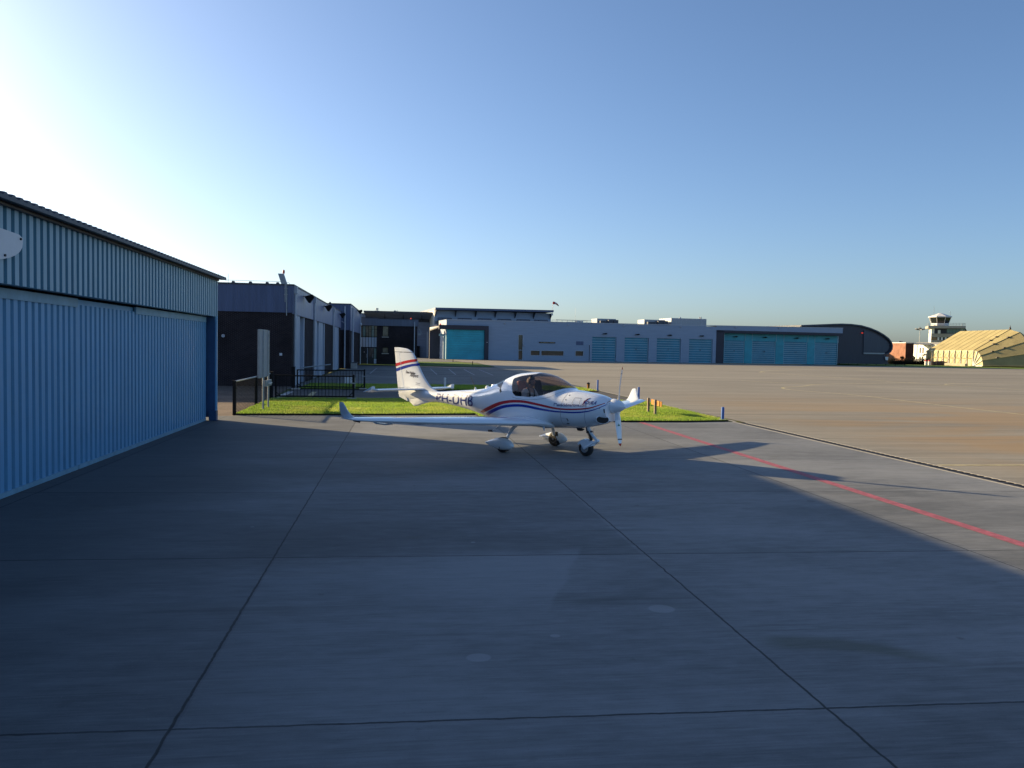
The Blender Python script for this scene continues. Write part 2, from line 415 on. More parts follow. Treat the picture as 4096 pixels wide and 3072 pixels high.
M['black'] = pm('black_plastic', (.015, .015, .017), .5, var=.3)
M['black_metal'] = pm('black_metal', (.010, .011, .013), .75, var=.25, scale=12, spec=.15)
M['brick_dark'] = brick_mat('dark_brick', (.030, .022, .024), (.017, .013, .017), (.085, .075, .082))
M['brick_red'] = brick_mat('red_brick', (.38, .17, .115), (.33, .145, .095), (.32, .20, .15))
M['brick_shadow'] = brick_mat('red_brick_shaded', (.085, .042, .036), (.06, .03, .028), (.08, .05, .045))  # red brick with the shade of its sunless side put into the colour
M['grey_clad'] = rib_mat('grey_cladding', (.085, .115, .21), .12, 3, .35)
M['grey_fascia'] = rib_mat('grey_fascia', (.21, .24, .37), 1.1, 1, .05, .4)
M['office_fascia'] = rib_mat('office_fascia', (.12, .14, .19), .3, 0, .15)
M['grey_wall'] = rib_mat('grey_wall', (.265, .335, .445), .33, 2, .12, .5, .06)
M['grey_panel'] = rib_mat('grey_panel', (.16, .19, .27), .5, 2, .15)
M['grey_trim'] = pm('grey_trim', (.40, .44, .50), .4, var=.08)
M['pale_paint'] = pm('pale_paint', (.36, .42, .52), .45, var=.12, scale=1.5, stretch=(1, 1, .3))
M['slat'] = rib_mat('slatted_door', (.22, .25, .31), .28, 2, .6, .45)
M['navy'] = pm('navy_panel', (.022, .024, .045), .55, var=.2, scale=.6)
M['black_hall'] = rib_mat('black_hall_sheet', (.028, .032, .052), .25, 0, .2, .5)
M['slate_sheet'] = rib_mat('slate_sheet', (.055, .068, .095), .30, 0, .6, .5)
M['teal'] = pm('teal_board', (.014, .33, .43), .4, var=.18, scale=.35, stretch=(1, 1, 2.5))
M['teal_door'] = pm('teal_door', (.015, .20, .31), .35, var=.2, scale=.5)
M['teal_bar'] = pm('teal_bar', (.30, .50, .58), .4, var=.1)
M['win'] = pm('window_glass', (.03, .035, .04), .06, var=.2, scale=.4, spec=.8)
M['win_lit'] = pm('window_warm', (.12, .11, .085), .1, var=.5, scale=1.2, spec=.7)
M['gold'] = pm('gold_letter', (.45, .33, .15), .5, var=.2)
M['white'] = pm('aircraft_white', (.82, .87, .92), .2, var=.012, scale=2, coat=1.0)
M['white_wall'] = pm('white_wall', (.72, .71, .69), .8, var=.06, scale=.5)
M['tower_conc'] = pm('tower_concrete', (.36, .32, .27), .85, var=.1, scale=.8)
M['tower_white'] = pm('tower_white', (.70, .69, .67), .7, var=.06)
M['tower_glass'] = pm('tower_glass', (.012, .014, .02), .05, var=.2, spec=.8)
M['green_glass'] = pm('green_glass', (.10, .17, .17), .1, var=.3, spec=.7)
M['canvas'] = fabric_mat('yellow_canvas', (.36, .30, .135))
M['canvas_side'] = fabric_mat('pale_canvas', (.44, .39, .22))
M['canvas_dark'] = fabric_mat('hood_canvas', (.28, .235, .11))  # hood facets turned from the sun: their shade is put into the colour
M['tube_w'] = pm('white_tube', (.75, .74, .72), .4, var=.06)
M['tube_y'] = pm('brace_tube', (.40, .30, .12), .5, var=.1)
M['block'] = pm('concrete_block', (.42, .36, .26), .85, var=.18, scale=1.2)
M['red_paint'] = pm('red_paint', (.45, .03, .03), .4, var=.1)
M['tarp'] = pm('dark_tarp', (.045, .030, .026), .6, var=.35, scale=2)
M['post_blue'] = pm('post_blue', (.015, .11, .40), .65, var=.08)
M['post_white'] = pm('post_white', (.70, .70, .68), .5, var=.08)
M['orange'] = pm('orange_sign', (.42, .17, .012), .5, var=.06)
M['amber'] = pm('amber_paint', (.36, .13, .01), .4, var=.1)
M['wood'] = pm('post_wood', (.26, .20, .14), .8, var=.2, scale=6, stretch=(2, 2, .3))
M['galv'] = pm('galvanised', (.27, .30, .33), .45, .5, var=.15, scale=6)
M['hvac'] = pm('hvac_sheet', (.33, .36, .40), .45, .2, var=.1)
M['tyre'] = pm('tyre', (.018, .018, .020), .75, var=.2, scale=20, bump=.2)
M['stripe_red'] = pm('stripe_red', (.50, .018, .022), .25, var=.04, coat=.5)
M['stripe_blue'] = pm('stripe_blue', (.012, .035, .33), .25, var=.04, coat=.5)
M['letter_blue'] = pm('letter_blue', (.016, .035, .20), .3, var=.04)
M['letter_dark'] = pm('letter_dark', (.03, .03, .05), .3, var=.04)
M['letter_grey'] = pm('letter_pale', (.88, .86, .80), .4, var=.04)
M['seam_grey'] = pm('seam_grey', (.30, .31, .34), .5, var=.05)
M['canopy'] = glass_mat('canopy_glass', (.60, .54, .53))
M['canopy_clear'] = glass_mat('rear_glass', (.80, .82, .86))
M['cabin'] = pm('cabin_trim', (.035, .03, .03), .8, var=.3, scale=6)
M['seat_red'] = pm('seat_leather', (.30, .055, .045), .5, var=.1)
M['skin'] = pm('skin', (.48, .27, .19), .55, var=.06)
M['hair'] = pm('hair', (.018, .014, .012), .6, var=.3, scale=30)
M['shirt'] = pm('shirt', (.70, .70, .68), .8, var=.05, scale=12)
M['trouser'] = pm('trouser', (.03, .032, .05), .8, var=.2)
M['strap'] = pm('strap', (.035, .035, .04), .7, var=.15)
M['leaf'] = blade_mat('leaf', (.012, .014, .008), (.028, .030, .014), (.02, .02, .01))
M['trailer_blue'] = pm('trailer_blue', (.03, .10, .35), .6, var=.12)
M['lamp_red'] = emit_mat('lamp_red', (.7, .05, .03), .25)

# ------------------------------------------------------------------ light, sky, view
EL, AZ = 15.5, math.atan2(-.78, .63)          # sun: up 15.5 deg, from the left rear of the place
sun_dir = Vector((math.sin(AZ) * math.cos(R(EL)), math.cos(AZ) * math.cos(R(EL)), math.sin(R(EL))))
sl = bpy.data.lights.new('sun', 'SUN'); sl.energy = 4.0; sl.angle = R(.53); sl.color = (1.0, .77, .44)
so = bpy.data.objects.new('sun', sl); col.objects.link(so)
so.rotation_euler = sun_dir.to_track_quat('Z', 'Y').to_euler()
w = bpy.data.worlds.new('World'); sc.world = w; w.use_nodes = True
wt = w.node_tree; bg = wt.nodes['Background']
sky = wt.nodes.new('ShaderNodeTexSky'); sky.sky_type = 'NISHITA'; sky.sun_disc = False
sky.sun_elevation = R(EL); sky.sun_rotation = AZ; sky.altitude = 0
sky.air_density = .8; sky.dust_density = 1.35; sky.ozone_density = 2.8
L(wt, mixc(wt, 1.0, sky.outputs[0], (.95, 1.0, 1.06), 'MULTIPLY'), bg.inputs['Color']); bg.inputs['Strength'].default_value = .063
sc.view_settings.view_transform = 'Standard'; sc.view_settings.look = 'None'
sc.view_settings.exposure = 1.5; sc.view_settings.gamma = 1.0
sc.render.engine = 'CYCLES'
try:
    sc.cycles.use_denoising = True; sc.cycles.denoiser = 'OPENIMAGEDENOISE'
    sc.cycles.sample_clamp_indirect = 6; sc.cycles.max_bounces = 8; sc.cycles.transparent_max_bounces = 12
except Exception: pass

# ------------------------------------------------------------------ setting: ground sheets
def sheet(name, pts, z, mat, label):
    mb = MB(); mb.quad(*[(x, y, z) for x, y in pts])
    return tag(mb.build(name, mat), label, name.replace('_', ' '), kind='structure')
sheet('ground', [(-2500, -2500), (2500, -2500), (2500, 3500), (-2500, 3500)], -.03, M['land'], 'flat grassy land reaching to the horizon')
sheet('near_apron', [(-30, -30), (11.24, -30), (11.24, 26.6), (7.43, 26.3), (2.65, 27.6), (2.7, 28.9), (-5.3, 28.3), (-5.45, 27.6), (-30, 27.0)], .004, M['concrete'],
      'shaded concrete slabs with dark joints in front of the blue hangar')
sheet('main_apron', [(11.64, -30), (260, -30), (260, 120), (122, 147.3), (93, 155.5), (60, 158), (17, 156), (7.9, 151), (9.5, 128), (11.4, 124), (11.2, 52), (11.64, 26)], .0, M['apron'],
      'wide sunlit brown apron in front of the grey station')
sheet('brick_paving', [(-30, 27.0), (-5.45, 27.6), (-5.6, 36.4), (-6.05, 47), (-30, 47)], .0, M['paver'], 'brick paving between the blue hangar and the brick garage')
sheet('service_road', [(-5.6, 36.4), (11.2, 36.7), (11.25, 44.9), (-5.6, 44.2)], .004, M['asphalt'], 'dark asphalt road crossing between the two black gates')
sheet('parking_area', [(-6.05, 50.0), (11.15, 50.4), (11.3, 97), (9.8, 97.5), (-5.2, 97)], .004, M['parking'], 'grey asphalt parking area with white bay lines beside the brick garage')
sheet('side_strip', [(-6.05, 44.3), (-5.4, 44.3), (-5.4, 50), (-6.05, 50)], .004, M['parking'], 'narrow asphalt strip along the brick garage wall')
sheet('rear_path', [(-6, 124), (8.9, 128), (7.6, 152), (7.5, 170), (-9, 175)], .002, M['parking'], 'asphalt in front of the grey panel hall')

def lawn(name, pts, h, mat, label):
    pts2 = []
    for i, p in enumerate(pts):                     # uneven turf edge
        q = pts[(i + 1) % len(pts)]
        n = max(1, int(math.dist(p, q) / .22))
        nx, ny = -(q[1] - p[1]) / max(math.dist(p, q), 1e-6), (q[0] - p[0]) / max(math.dist(p, q), 1e-6)
        for k in range(n):
            t = k / n; j = random.uniform(-.035, .035) if k else 0
            pts2.append((p[0] + (q[0] - p[0]) * t + nx * j, p[1] + (q[1] - p[1]) * t + ny * j))
    mb = MB(); n = len(pts2)
    mb.add([(x, y, h) for x, y in pts2], [tuple(range(n))])
    mb.m = 1
    mb.add([(x, y, h) for x, y in pts2] + [(x, y, -.02) for x, y in pts2], [(k, n + k, n + (k + 1) % n, (k + 1) % n) for k in range(n)])
    o = mb.build(name, [mat, M['soil']])
    tag(o, label, 'lawn', kind='structure'); return pts2
LAWN1 = [(-5.42, 27.9), (-.9, 28.2), (2.62, 28.72), (2.66, 27.5), (5, 26.75), (7.43, 26.2), (9.5, 26.3), (11.15, 26.7), (11.15, 36.6), (-5.5, 36.35)]
LAWN2 = [(-5.4, 44.3), (11.05, 45.0), (11.0, 47.6), (10.3, 50.3), (-5.4, 49.95)]
LAWN3 = [(-4.9, 97.2), (9.7, 97.7), (11.2, 99), (11.4, 108), (8.6, 123.6), (-4.9, 122)]
lawn('lawn', LAWN1, .055, M['turf'], 'lawn island between the apron and the first gate')
lawn('lawn', LAWN2, .05, M['turf'], 'lawn strip behind the second gate')
lawn('lawn', LAWN3, .05, M['far_turf'], 'far lawn strip in front of the grey halls')
sheet('far_lawn', [(93, 155.8), (122, 147.6), (260, 120.4), (260, 320), (60, 320), (89, 164)], .01, M['far_turf'], 'green field under the control tower and the yellow shelter')

def inside(p, poly):
    c = False; n = len(poly); x, y = p
    for i in range(n):
        a, b = poly[i], poly[i - 1]
        if (a[1] > y) != (b[1] > y) and x < (b[0] - a[0]) * (y - a[1]) / (b[1] - a[1]) + a[0]: c = not c
    return c
def grass(poly, n, hmin, hmax, wid, base, label, bare=None):
    xs = [p[0] for p in poly]; ys = [p[1] for p in poly]; v = []; f = []
    k = 0
    while k < n:
        x = random.uniform(min(xs), max(xs)); y = random.uniform(min(ys), max(ys))
        if not inside((x, y), poly): continue
        if bare and any(((x - bx) / ax) ** 2 + ((y - by) / ay) ** 2 < random.uniform(.6, 1.1) for bx, by, ax, ay in bare): continue
        k += 1
        cl = .6 + .4 * math.sin(x * 2.1 + 1.7 * math.sin(y * 1.3)) * math.sin(y * 2.7 + x)
        h = random.uniform(hmin, hmax) * (.7 + .5 * max(0, cl)); a = random.uniform(0, 6.283); l = random.uniform(.1, .9) * h
        la = random.uniform(0, 6.283)
        ca, sa = math.cos(a) * wid, math.sin(a) * wid; b = len(v)
        v += [(x - ca, y - sa, base), (x + ca, y + sa, base), (x + math.cos(la) * l, y + math.sin(la) * l, base + h)]
        f.append((b, b + 1, b + 2))
    me = bpy.data.meshes.new('grass'); me.from_pydata(v, [], f); me.materials.append(M['blade'])
    o = bpy.data.objects.new('grass', me); col.objects.link(o)
    return tag(o, label, 'grass', kind='stuff')
grass(LAWN1, 150000, .02, .062, .009, .05, 'sunlit bright green grass on the lawn island by the aircraft',
      bare=[(-1.9, 28.7, 1.1, .16), (-3.2, 28.25, .5, .1), (.2, 28.45, .5, .08)])
grass(LAWN2, 22000, .03, .09, .014, .045, 'shaded dark green grass behind the second gate')

# markings
def strip(name, pts, wdt, z, mat, label):
    pts = [Vector((*p, 0)) for p in pts]; mb = MB(); vs = []
    for i, p in enumerate(pts):
        d = (pts[min(i + 1, len(pts) - 1)] - pts[max(i - 1, 0)]).normalized(); nrm = Vector((-d.y, d.x, 0))
        vs += [(*(p + nrm * wdt / 2)[:2], z), (*(p - nrm * wdt / 2)[:2], z)]
    mb.add(vs, [(2 * i, 2 * i + 1, 2 * i + 3, 2 * i + 2) for i in range(len(pts) - 1)])
    return tag(mb.build(name, mat), label, 'marking', kind='structure')
def smooth_path(pts, n=6):
    out = []
    for i in range(len(pts) - 1):
        p0, p1, p2, p3 = pts[max(i - 1, 0)], pts[i], pts[i + 1], pts[min(i + 2, len(pts) - 1)]
        for k in range(n):
            t = k / n
            out.append(tuple(.5 * (2 * p1[j] + (p2[j] - p0[j]) * t + (2 * p0[j] - 5 * p1[j] + 4 * p2[j] - p3[j]) * t * t + (3 * p1[j] - p0[j] - 3 * p2[j] + p3[j]) * t ** 3) for j in (0, 1)))
    return out + [pts[-1]]
strip('red_marking', [(7.90 + random.uniform(-.006, .006), y * .5) for y in range(-40, 52)] + [(7.9, 26.15)], .2, .008, M['red_line'], 'worn red boundary line on the concrete apron')
strip('taxi_marking', smooth_path([(45, 66.2), (33, 60), (28.7, 55.55), (26.56, 53.84), (25.72, 52.5), (25.2, 51.07), (25.21, 49.23), (26.3, 44.59), (26.15, 39.64), (25.8, 33.82), (25.8, 20), (25.8, -20)]), .2, .004, M['yellow_line'], 'yellow taxi line with a hooked end, nearest loop on the apron')
strip('taxi_marking', smooth_path([(75, 118), (60, 112), (49.93, 103.29), (46.49, 99.48), (43.52, 94.74), (42.64, 91.23), (43.17, 76.99), (43.4, 60)]), .25, .004, M['yellow_line'], 'yellow taxi loop farthest out on the apron')
strip('taxi_marking', smooth_path([(62, 70), (49.77, 65.8), (46.78, 64.35), (44.84, 62.32), (44.13, 59.3), (45, 54.58), (45.3, 40), (45.3, 0)]), .2, .004, M['yellow_line'], 'yellow taxi loop at the right side of the apron')
strip('stand_marking', [(11.66, 16.36), (40, 16.36)], .16, .004, M['yellow_line'], 'straight pale yellow line running right from the drain channel')
strip('stand_marking', [(11.66, 12.3), (40, 12.35)], .12, .004, M['yellow_line'], 'second pale yellow line running right from the drain channel')
for i, (a, b_) in enumerate([((33.06, 55.86), (36.6, 55.8)), ((28.1, 64.84), (31.65, 58.6)), ((43.2, 74.9), (46.1, 73.0)), ((66.8, 113), (73.2, 119.8))]):
    strip('stand_marking', [a, b_], .22, .0045, M['yellow_line'], ['short yellow dash inside the nearest taxi loop', 'faint yellow dash left of the nearest taxi loop', 'yellow dash beside the farthest taxi loop', 'yellow dash in front of the right-hand station doors'][i])
strip('gutter_line', [(11.35, 124), (10.9, 95), (11.1, 72), (11.25, 55), (11.3, 50)], .16, .0085, M['steel_dark'], 'dark gutter along the parking area edge')
strip('gutter_line', [(11.3, 50), (11.45, 44.9), (11.45, 36.6), (11.4, 26.7)], .12, .006, M['kerb'], 'pale kerb along the lawn island edge')
for i, x in enumerate([-2.6, .2, 3.0, 4.6, 6.2, 7.8]):
    strip('bay_line', [(x, 69.5), (x + .05 + (.35 if x > 4 else 0), 87)], .1, .0085, M['white_line'], ['leftmost white bay line in the parking area', 'white bay line second from the garage', 'white bay line behind the tail fin', 'white bay line right of the tail fin', 'white bay line second from the gutter', 'white bay line nearest the gutter'][i])
strip('white_marking', [(-5.4, 36.6), (-5.44, 41.8)], .3, .0085, M['white_line'], 'broad white painted strip on the road behind the first gate')
strip('yellow_strip', [(-4.1, 37.0), (-4.3, 41.8)], .25, .0085, M['yellow_line'], 'sunlit strip, put in as pale yellow colour, on the road behind the first gate')  # patch of sunlight on the road, laid as a pale yellow strip
# drain channel between the two aprons
dr = MB(); dr.box(11.24, 11.30, -30, 26.6, -.06, .012); dr.box(11.58, 11.64, -30, 26.3, -.06, .012)
dro = tag(dr.build('drain_channel', M['drain_edge']), 'long drain channel with dark grating dividing the two aprons', 'drain', kind='structure')
g = MB()
g.box(11.30, 11.58, -30, 26.4, -.055, -.045)
for k in range(280):
    y = 26.3 - k * .2 + .0
    g.box(11.305, 11.575, y - .075, y + .03, -.04, .004)
g.build('grating', M['steel_dark'], dro)

# ------------------------------------------------------------------ blue hangar on the left
HX, FX = -5.89, -5.62
hang = empty('aircraft_hangar', (FX, 26.1, 0), label='blue ribbed sheet hangar with closed sliding doors on the left', cat='hangar')
def ribbed(mb, x, y0, y1, z0, z1, pitch=.24, depth=.045, sx=1):
    """trapezoid sheet facing +X; rib crests m=0, grooves m=1"""
    y = y0
    while y < y1 - 1e-3:
        a, b_, c, d = y, y + pitch * .54, y + pitch * .64, y + pitch * .90
        e = y + pitch
        pr = [(a, 0), (b_, 0), (c, -depth), (d, -depth), (e, 0)]
        for i in range(4):
            (p, q), (r, s) = pr[i], pr[i + 1]
            p, r = min(p, y1), min(r, y1)
            if r - p < 1e-4: continue
            mb.m = 0 if i == 0 else 1
            mb.quad((x + q, p, z0), (x + s, r, z0), (x + s, r, z1), (x + q, p, z1))
        y = e
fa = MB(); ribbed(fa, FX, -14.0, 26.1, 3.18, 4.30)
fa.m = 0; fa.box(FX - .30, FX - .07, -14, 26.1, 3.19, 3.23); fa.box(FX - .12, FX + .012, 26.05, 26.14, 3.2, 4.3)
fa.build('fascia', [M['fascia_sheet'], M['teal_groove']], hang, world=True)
for k, (a, b_) in enumerate([(-14, -3.88), (-3.876, 6.0), (6.004, 15.9), (15.904, 25.85)]):
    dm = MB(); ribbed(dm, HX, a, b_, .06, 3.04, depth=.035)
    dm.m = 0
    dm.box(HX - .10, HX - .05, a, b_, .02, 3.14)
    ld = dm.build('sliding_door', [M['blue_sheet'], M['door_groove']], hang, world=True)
    rl = MB()
    y = a
    while y < b_ - .1:
        ye = min(y + 2.47, b_)
        rl.box(HX - .03, HX + .022, y + .006, ye - .006, .012, .09); y = ye
    rl.build('bottom_rail', M['blue_rail'], ld, world=True)
    tr = MB(); y = a
    while y < b_ - .1:
        ye = min(y + 3.3, b_)
        if not (16.5 < (y + ye) / 2 < 18.6):
            zz = random.uniform(-.012, .012)
            tr.box(HX - .02, HX + .02, y + .004, ye - .004, 3.00 + zz, 3.155 + zz)
        y = ye
    tr.build('top_rail', M['blue_rail'], ld, world=True)
po = MB(); po.box(FX - .42, FX - .03, 25.98, 26.1, .1, 3.21); po.box(FX - .2, FX + .02, 25.9, 26.15, 0, .3)
po.build('corner_post', M['blue_dark'], hang, world=True, bevel=.006)
po = MB(); po.box(FX - .03, FX + .015, 25.98, 26.12, .31, 3.2); po.build('edge_strip', M['blue_sheet'], hang, world=True)
jb = MB(); jb.box(HX - .5, HX - .42, 25.4, 26.0, 0, 3.2); jb.build('door_jamb', M['blue_dark'], hang, world=True)
gw = MB(); gw.prism([(FX - .42, 26.06, 0), (-24, 26.06, 0), (-24, 26.06, 4.9), (-14.8, 26.06, 5.3), (FX - .42, 26.06, 4.28)], (0, -.12, 0))
gw.build('gable_wall', M['grey_clad'], hang, world=True)
bw = MB(); bw.box(-24, -23.9, -14, 26, 0, 4.9); bw.box(-24, FX - .4, -14.1, -14, 0, 4.3); bw.build('rear_wall', M['grey_clad'], hang, world=True)
rf = MB(); pit = .24
def roof_pt(x, y, h): return (x, y, 4.36 + (FX + .22 - x) * .115 + h)
y = -14.2
while y < 26.2:
    pr = [(y, .0), (y + .10, .0), (y + .13, .045), (y + .21, .045), (y + .24, 0)]
    for i in range(4):
        (p, q), (r_, s) = pr[i], pr[i + 1]
        for xa, xb in ((FX + .22, -14.8),):
            rf.quad(roof_pt(xa, p, q), roof_pt(xa, r_, s), roof_pt(xb, r_, s), roof_pt(xb, p, q))
            rf.quad(roof_pt(xa, p, q), roof_pt(xa, r_, s), roof_pt(xa, r_, -.05), roof_pt(xa, p, -.05))
    y += .24
rf.quad(roof_pt(FX + .22, -14.2, -.05), roof_pt(FX + .22, 26.24, -.05), roof_pt(-14.8, 26.24, -.05), roof_pt(-14.8, -14.2, -.05))
rf.quad((-14.8, -14.2, 5.42), (-14.8, 26.4, 5.42), (-24.3, 26.4, 4.9), (-24.3, -14.2, 4.9))
rf.build('roof', M['roof_dark'], hang, world=True)
gt = MB(); gt.tube([(FX + .03, -14, 4.3), (FX + .03, 26.1, 4.3)], .035, 8); gt.build('eaves_trim', M['roof_dark'], hang, world=True)
sg = empty('wall_sign', (FX + .03, 11.7, 3.75), label='white shield shaped board bolted to the hangar fascia at the left edge', cat='sign')
ol = [(FX + .02, 10.4, 3.98)] + [(FX + .02, 12.95 - .02 * k, 3.93 + .02 * (k > 0)) for k in range(2)]
ol = [(FX + .02, 10.4, 4.0), (FX + .02, 12.9, 3.92), (FX + .02, 13.03, 3.88), (FX + .02, 13.02, 3.80)]
for k in range(1, 9):
    t = k / 8 * math.pi / 2
    ol.append((FX + .02, 11.7 + 1.32 * math.cos(t), 3.80 - .34 * math.sin(t)))
for k in range(7, -1, -1):
    t = k / 8 * math.pi / 2
    ol.append((FX + .02, 11.7 - 1.3 * math.cos(t), 3.80 - .34 * math.sin(t)))
m_ = MB(); m_.prism(ol, (.03, 0, 0)); m_.build('board', M['white_sign'], sg, world=True)
for (y, z) in ((12.94, 3.86), (12.45, 3.57)):
    m_ = MB(); m_.lathe([(0, .018), (.02, .018)], (FX + .05, y, z), (1, 0, 0), 8); m_.build('bolt', M['black'], sg, world=True)

# ------------------------------------------------------------------ generic wall with openings (local x along the wall, y into it)
def wall_open(mb, u0, u1, z0, z1, ops, th, y=0):
    us = sorted({u0, u1, *[o[0] for o in ops], *[o[1] for o in ops]}); zs = sorted({z0, z1, *[o[2] for o in ops], *[o[3] for o in ops]})
    for a, b_ in zip(us, us[1:]):
        for c, d in zip(zs, zs[1:]):
            uc, zc = (a + b_) / 2, (c + d) / 2
            if any(o[0] < uc < o[1] and o[2] < zc < o[3] for o in ops): continue
            mb.quad((a, y, c), (b_, y, c), (b_, y, d), (a, y, d))
    for a, b_, c, d in ops:
        mb.quad((a, y, c), (a, y + th, c), (a, y + th, d), (a, y, d)); mb.quad((b_, y, c), (b_, y + th, c), (b_, y + th, d), (b_, y, d))
        mb.quad((a, y, d), (a, y + th, d), (b_, y + th, d), (b_, y, d)); mb.quad((a, y, c), (a, y + th, c), (b_, y + th, c), (b_, y, c))

# ------------------------------------------------------------------ dark brick garage (block with four bays) and its taller end block
GX = -6.08
ga = empty('brick_garage', (GX, 46.9, 0), label='dark brick garage with grey upper cladding and white framed bays', cat='garage')
bays = [(47.75, 53.1), (57.9, 66.9), (74.6, 81.6)]
def sidewall(mb, X, y0, y1, z0, z1, ops, th):
    """wall in the plane X facing +X, openings (y0,y1,z0,z1)"""
    t = MB(); wall_open(t, y0, y1, z0, z1, ops, th)
    mb.add([(X - p[1], p[0], p[2]) for p in t.v], t.f)
bwm = MB()
bwm.quad((GX, 46.9, 0), (-26, 46.9, 0), (-26, 46.9, 4.12), (GX, 46.9, 4.12))
sidewall(bwm, GX, 46.9, 83, 0, 4.05, [(a, b_, 0, 4.05) for a, b_ in bays], .45)
bwm.box(-26.2, -26, 46.9, 83, 0, 5.6)
bwm.build('brick_wall', M['brick_dark'], ga, world=True)
cl = MB(); cl.box(-26.02, GX + .05, 46.84, 47.0, 4.12, 5.62); cl.build('cladding', M['grey_clad'], ga, world=True)
cl = MB(); cl.box(GX - .4, GX + .08, 47.0, 83, 4.05, 5.62); cl.build('fascia', M['grey_fascia'], ga, world=True)
tp = MB(); tp.box(-26.1, GX + .12, 46.80, 83, 5.62, 5.70); tp.build('roof', M['roof_dark'], ga, world=True)
for x in (-10.2, -9.27, -8.35, -7.45, -6.88):
    e_ = MB(); e_.prism([(x - .09, 46.95, 5.70), (x + .09, 46.95, 5.70), (x + .05, 46.95, 5.80), (x - .05, 46.95, 5.80)], (0, .25, 0)); e_.build('rail_foot', M['roof_dark'], ga, world=True)
e_ = MB(); e_.tube([(-25, 47.05, 5.86), (-6.9, 47.05, 5.84), (-6.3, 47.05, 5.80), (-6.2, 47.05, 5.70)], .01, 5); e_.build('roof_rail', M['galv'], ga, world=True)
for x in (-10.1, -9.6):
    e_ = MB(); e_.tube([(x, 47.3, 5.7), (x, 47.3, 6.2)], .012, 5); e_.build('aerial', M['galv'], ga, world=True)
for y in (47.25, 57.5, 73.2):
    e_ = MB(); e_.tube([(GX + .14, y, .05), (GX + .14, y, 5.3)], .065, 8); e_.box(GX + .04, GX + .26, y - .13, y + .13, 5.2, 5.6)
    e_.build('downpipe', M['grey_trim'], ga, world=True, smooth=True)
bay_parts = [((47.78, 50.4), (50.4, 52.6), (52.6, 53.05)), ((58.1, 60.3), (60.3, 62.0), (62.0, 65.2), (65.2, 66.4), (66.4, 66.85)), ((74.65, 75.6), (75.6, 76.6), (76.6, 80.4), (80.4, 81.1), (81.1, 81.55))]
for bp_ in bay_parts:
    for i, (a, b_) in enumerate(bp_):
        e_ = MB()
        if i % 2 == 0:
            e_.box(GX - .40, GX - .02 if i else GX + .02, a, b_ - .01, 0, 4.04)
            e_.build('bay_panel', M['pale_paint'], ga, world=True)
        else:
            e_.box(GX - .44, GX - .30, a, b_, 0, 4.04); d_ = e_.build('garage_door', M['slat'], ga, world=True)
            e_ = MB(); e_.box(GX - .30, GX - .28, a + (b_ - a) * .25, b_ - (b_ - a) * .2, 1.45, 2.0); e_.build('door_window', M['win'], d_, world=True)
def floodlight(par, X, y, z, s=1.0):
    e_ = MB()
    e_.prism([(X + .05, y, z - .02), (X + .55 * s, y, z + .10), (X + .62 * s, y, z - .06), (X + .38 * s, y, z - .42 * s), (X + .30 * s, y, z - .40 * s)], (0, .5 * s, 0))
    e_.tube([(X - .05, y + .25 * s, z), (X + .3 * s, y + .25 * s, z - .05)], .03, 6)
    e_.build('floodlight', M['black_metal'], par, world=True)
for y, z in ((51.4, 5.33), (64.6, 5.36), (79.8, 5.34)): floodlight(ga, GX + .08, y, z)
cw = MB()
cw.obox((-6.60, 47.0, 5.96), (.30, 0, 0), (0, .30, 0), (-.20, 0, .62))
for x in (-6.44, -6.36): cw.tube([(x, 46.80, 3.95 if x > -6.4 else 4.7), (x, 46.80, 5.75)], .028, 6)
cw.box(-6.5, -6.3, 46.76, 46.84, 5.44, 5.48); cw.box(-6.5, -6.3, 46.76, 46.84, 5.1, 5.14)
co_ = cw.build('vent_cowl', M['galv'], ga, world=True)
e_ = MB(); e_.lathe([(0, .06), (.14, .065), (.2, .05), (.22, .01)], (-6.55, 46.95, 6.28), (0, 0, 1), 12); e_.build('obstruction_light', M['red_paint'], co_, world=True, smooth=True)
e_ = MB(); e_.lathe([(0, .09), (.05, .09), (.05, .055), (.03, .05)], (-9.77, 46.9, 2.76), (0, -1, 0), 20); vv = e_.build('wall_vent', M['grey_trim'], ga, world=True)
e_ = MB(); e_.box(-6.74, -6.60, 46.87, 46.9, 1.72, 1.86); e_.build('notice', M['white_sign'], ga, world=True)
# end block
gb = empty('brick_block', (-5.15, 83, 0), label='taller dark brick block at the far end of the garage', cat='building')
BX = -5.15
e_ = MB(); e_.quad((BX, 83, 0), (-18, 83, 0), (-18, 83, 3.85), (BX, 83, 3.85)); sidewall(e_, BX, 83, 102, 0, 3.8, [(86.6, 90.6, 0, 3.8)], .4)
e_.box(-18, BX - .05, 101.9, 102, 0, 6.4); e_.build('brick_wall', M['brick_dark'], gb, world=True)
e_ = MB(); e_.box(-18, BX + .04, 82.95, 83.1, 3.85, 6.4); e_.build('cladding', M['grey_clad'], gb, world=True)
e_ = MB(); e_.box(BX - .4, BX + .08, 83.1, 102, 3.8, 6.4); e_.build('fascia', M['grey_fascia'], gb, world=True)
e_ = MB(); e_.box(-18, BX + .12, 82.9, 102.1, 6.4, 6.48); e_.build('roof', M['roof_dark'], gb, world=True)
for x in (-8.9, -8.0, -7.1): 
    e_ = MB(); e_.prism([(x - .1, 83.1, 6.48), (x + .1, 83.1, 6.48), (x + .06, 83.1, 6.6), (x - .06, 83.1, 6.6)], (0, .25, 0)); e_.build('rail_foot', M['roof_dark'], gb, world=True)
for (x, y) in ((-5.62, 82.88), (BX + .14, 86.2), (BX + .14, 101.6)):
    e_ = MB(); e_.tube([(x, y, .05), (x, y, 6.2)], .075, 8); e_.build('downpipe', M['grey_trim'], gb, world=True, smooth=True)
